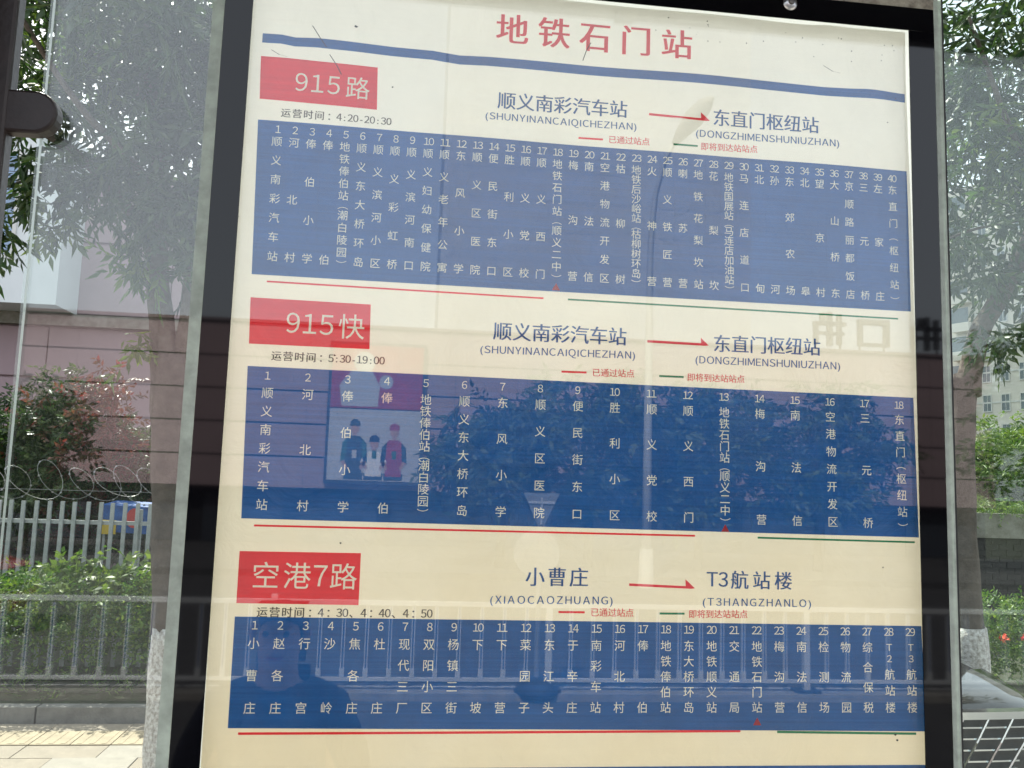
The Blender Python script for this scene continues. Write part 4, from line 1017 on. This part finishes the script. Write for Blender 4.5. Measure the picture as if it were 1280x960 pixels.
for k, nme in enumerate(names): railing(-10.4 + k * 3, nme)

# ================================================================ THE PHOTOGRAPHER (mirrored low in the poster glass)
def skin(name, V, E, Rr, m, parent, sub=2):
    me = bpy.data.meshes.new(name); me.from_pydata(V, E, []); me.materials.append(MATS[m]); me.update()
    o = bpy.data.objects.new(name, me); col.objects.link(o); o.parent = parent
    sk = o.modifiers.new('skin', 'SKIN'); sk.use_smooth_shade = True
    if not me.skin_vertices:
        bm2 = bmesh.new(); bm2.from_mesh(me); bm2.verts.layers.skin.verify(); bm2.to_mesh(me); bm2.free()
    for i, r_ in enumerate(Rr):
        sv = me.skin_vertices[0].data[i]; sv.radius = r_ if isinstance(r_, tuple) else (r_, r_); sv.use_root = (i == 0)
    o.modifiers.new('sub', 'SUBSURF').levels = sub; o.modifiers['sub'].render_levels = sub
    return o
def chain(Vs, Es, Rs, pts, rad, root):
    k = len(Vs); prev = root
    for p, r_ in zip(pts, rad):
        Vs.append(p); Rs.append(r_)
        if prev is not None: Es.append((prev, len(Vs) - 1))
        prev = len(Vs) - 1
    return prev
t = empty('person', (-.40, -1.72, 0), 'person in a dark blue hooded jacket facing the board, mirrored low in the glass', 'person')
V, Eg, Rd = [], [], []
hips = chain(V, Eg, Rd, [(0, 0, .90)], [(.15, .11)], None)
sp = chain(V, Eg, Rd, [(0, 0, 1.08), (0, .0, 1.26), (0, -.01, 1.36)], [(.13, .10), (.16, .11), (.13, .09)], hips)
nk = chain(V, Eg, Rd, [(0, .0, 1.43), (0, .02, 1.50), (0, .03, 1.575), (0, .03, 1.65)], [.06, (.065, .075), (.078, .095), (.06, .075)], sp)
for s in (-1, 1):
    chain(V, Eg, Rd, [(s * .09, 0, .82), (s * .10, .01, .48), (s * .10, -.01, .10), (s * .10, .04, .045), (s * .11, .13, .03)], [.085, .055, .038, .038, .028], hips)
    wr = chain(V, Eg, Rd, [(s * .17, 0, 1.34), (s * .24, .02, 1.06), (s * .20, .20, .93), (s * .17, .26, .93)], [.055, .04, .028, (.036, .018)], sp)
    for k in range(4):
        chain(V, Eg, Rd, [(s * .17 + (k - 1.5) * .02, .30, .935), (s * .17 + (k - 1.5) * .021, .335 + .006 * (k % 2), .925), (s * .17 + (k - 1.5) * .020, .355, .90)], [.0095, .0085, .007], wr)
    chain(V, Eg, Rd, [(s * .13, .27, .935), (s * .115, .30, .93)], [.011, .009], wr)
skin('body', V, Eg, Rd, 'skin', t)
nm = MB(); nm.smooth = True
nm.tube([(0, .105, 1.60), (0, .128, 1.57), (0, .118, 1.555)], [.008, .015, .012], 8); nm.build('nose', 'skin', t)
for s in (-1, 1):
    e_ = MB(); e_.tube([(s * .032, .108, 1.605), (s * .032, .118, 1.605)], .010, 8); e_.build('eye', 'fleck', t)
    e_ = MB(); e_.tube([(s * .080, .02, 1.62), (s * .088, .015, 1.59), (s * .080, .02, 1.56)], [.010, .014, .008], 6); e_.build('ear', 'skin', t)
mo = MB(); mo.tube([(-.024, .106, 1.53), (0, .114, 1.528), (.024, .106, 1.53)], .005, 6); mo.build('mouth', 'ad_red', t)
V, Eg, Rd = [], [], []
r0 = chain(V, Eg, Rd, [(0, .01, 1.60)], [(.08, .085)], None); chain(V, Eg, Rd, [(0, .01, 1.66), (0, .015, 1.695)], [(.082, .10), (.05, .06)], r0); chain(V, Eg, Rd, [(0, -.045, 1.58), (0, -.05, 1.54)], [(.06, .04), .04], r0)
skin('hair', V, Eg, Rd, 'hair', t)
V, Eg, Rd = [], [], []
j0 = chain(V, Eg, Rd, [(0, 0, .86)], [(.185, .14)], None)
j1 = chain(V, Eg, Rd, [(0, 0, 1.08), (0, 0, 1.27), (0, -.01, 1.37)], [(.175, .135), (.195, .14), (.16, .12)], j0)
chain(V, Eg, Rd, [(0, -.02, 1.43)], [(.10, .09)], j1); chain(V, Eg, Rd, [(0, -.10, 1.42), (0, -.13, 1.36)], [(.09, .05), (.07, .04)], j1)
for s in (-1, 1): chain(V, Eg, Rd, [(s * .18, 0, 1.35), (s * .25, .01, 1.20), (s * .26, .02, 1.05), (s * .22, .16, .95)], [.075, .068, .062, .045], j1)
skin('jacket', V, Eg, Rd, 'jacket', t)
V, Eg, Rd = [], [], []
j0 = chain(V, Eg, Rd, [(0, 0, .90)], [(.16, .12)], None)
for s in (-1, 1): chain(V, Eg, Rd, [(s * .095, 0, .78), (s * .10, .01, .48), (s * .10, -.01, .11)], [.10, .075, .062], j0)
skin('trousers', V, Eg, Rd, 'trousers', t)
for s in (-1, 1):
    sh = MB(); sh.smooth = True; sh.tube([(s * .10, -.06, .045), (s * .10, .0, .055), (s * .11, .10, .04), (s * .115, .17, .03)], [.04, .05, .045, .025], 10); sh.build('shoe', 'shoe', t)
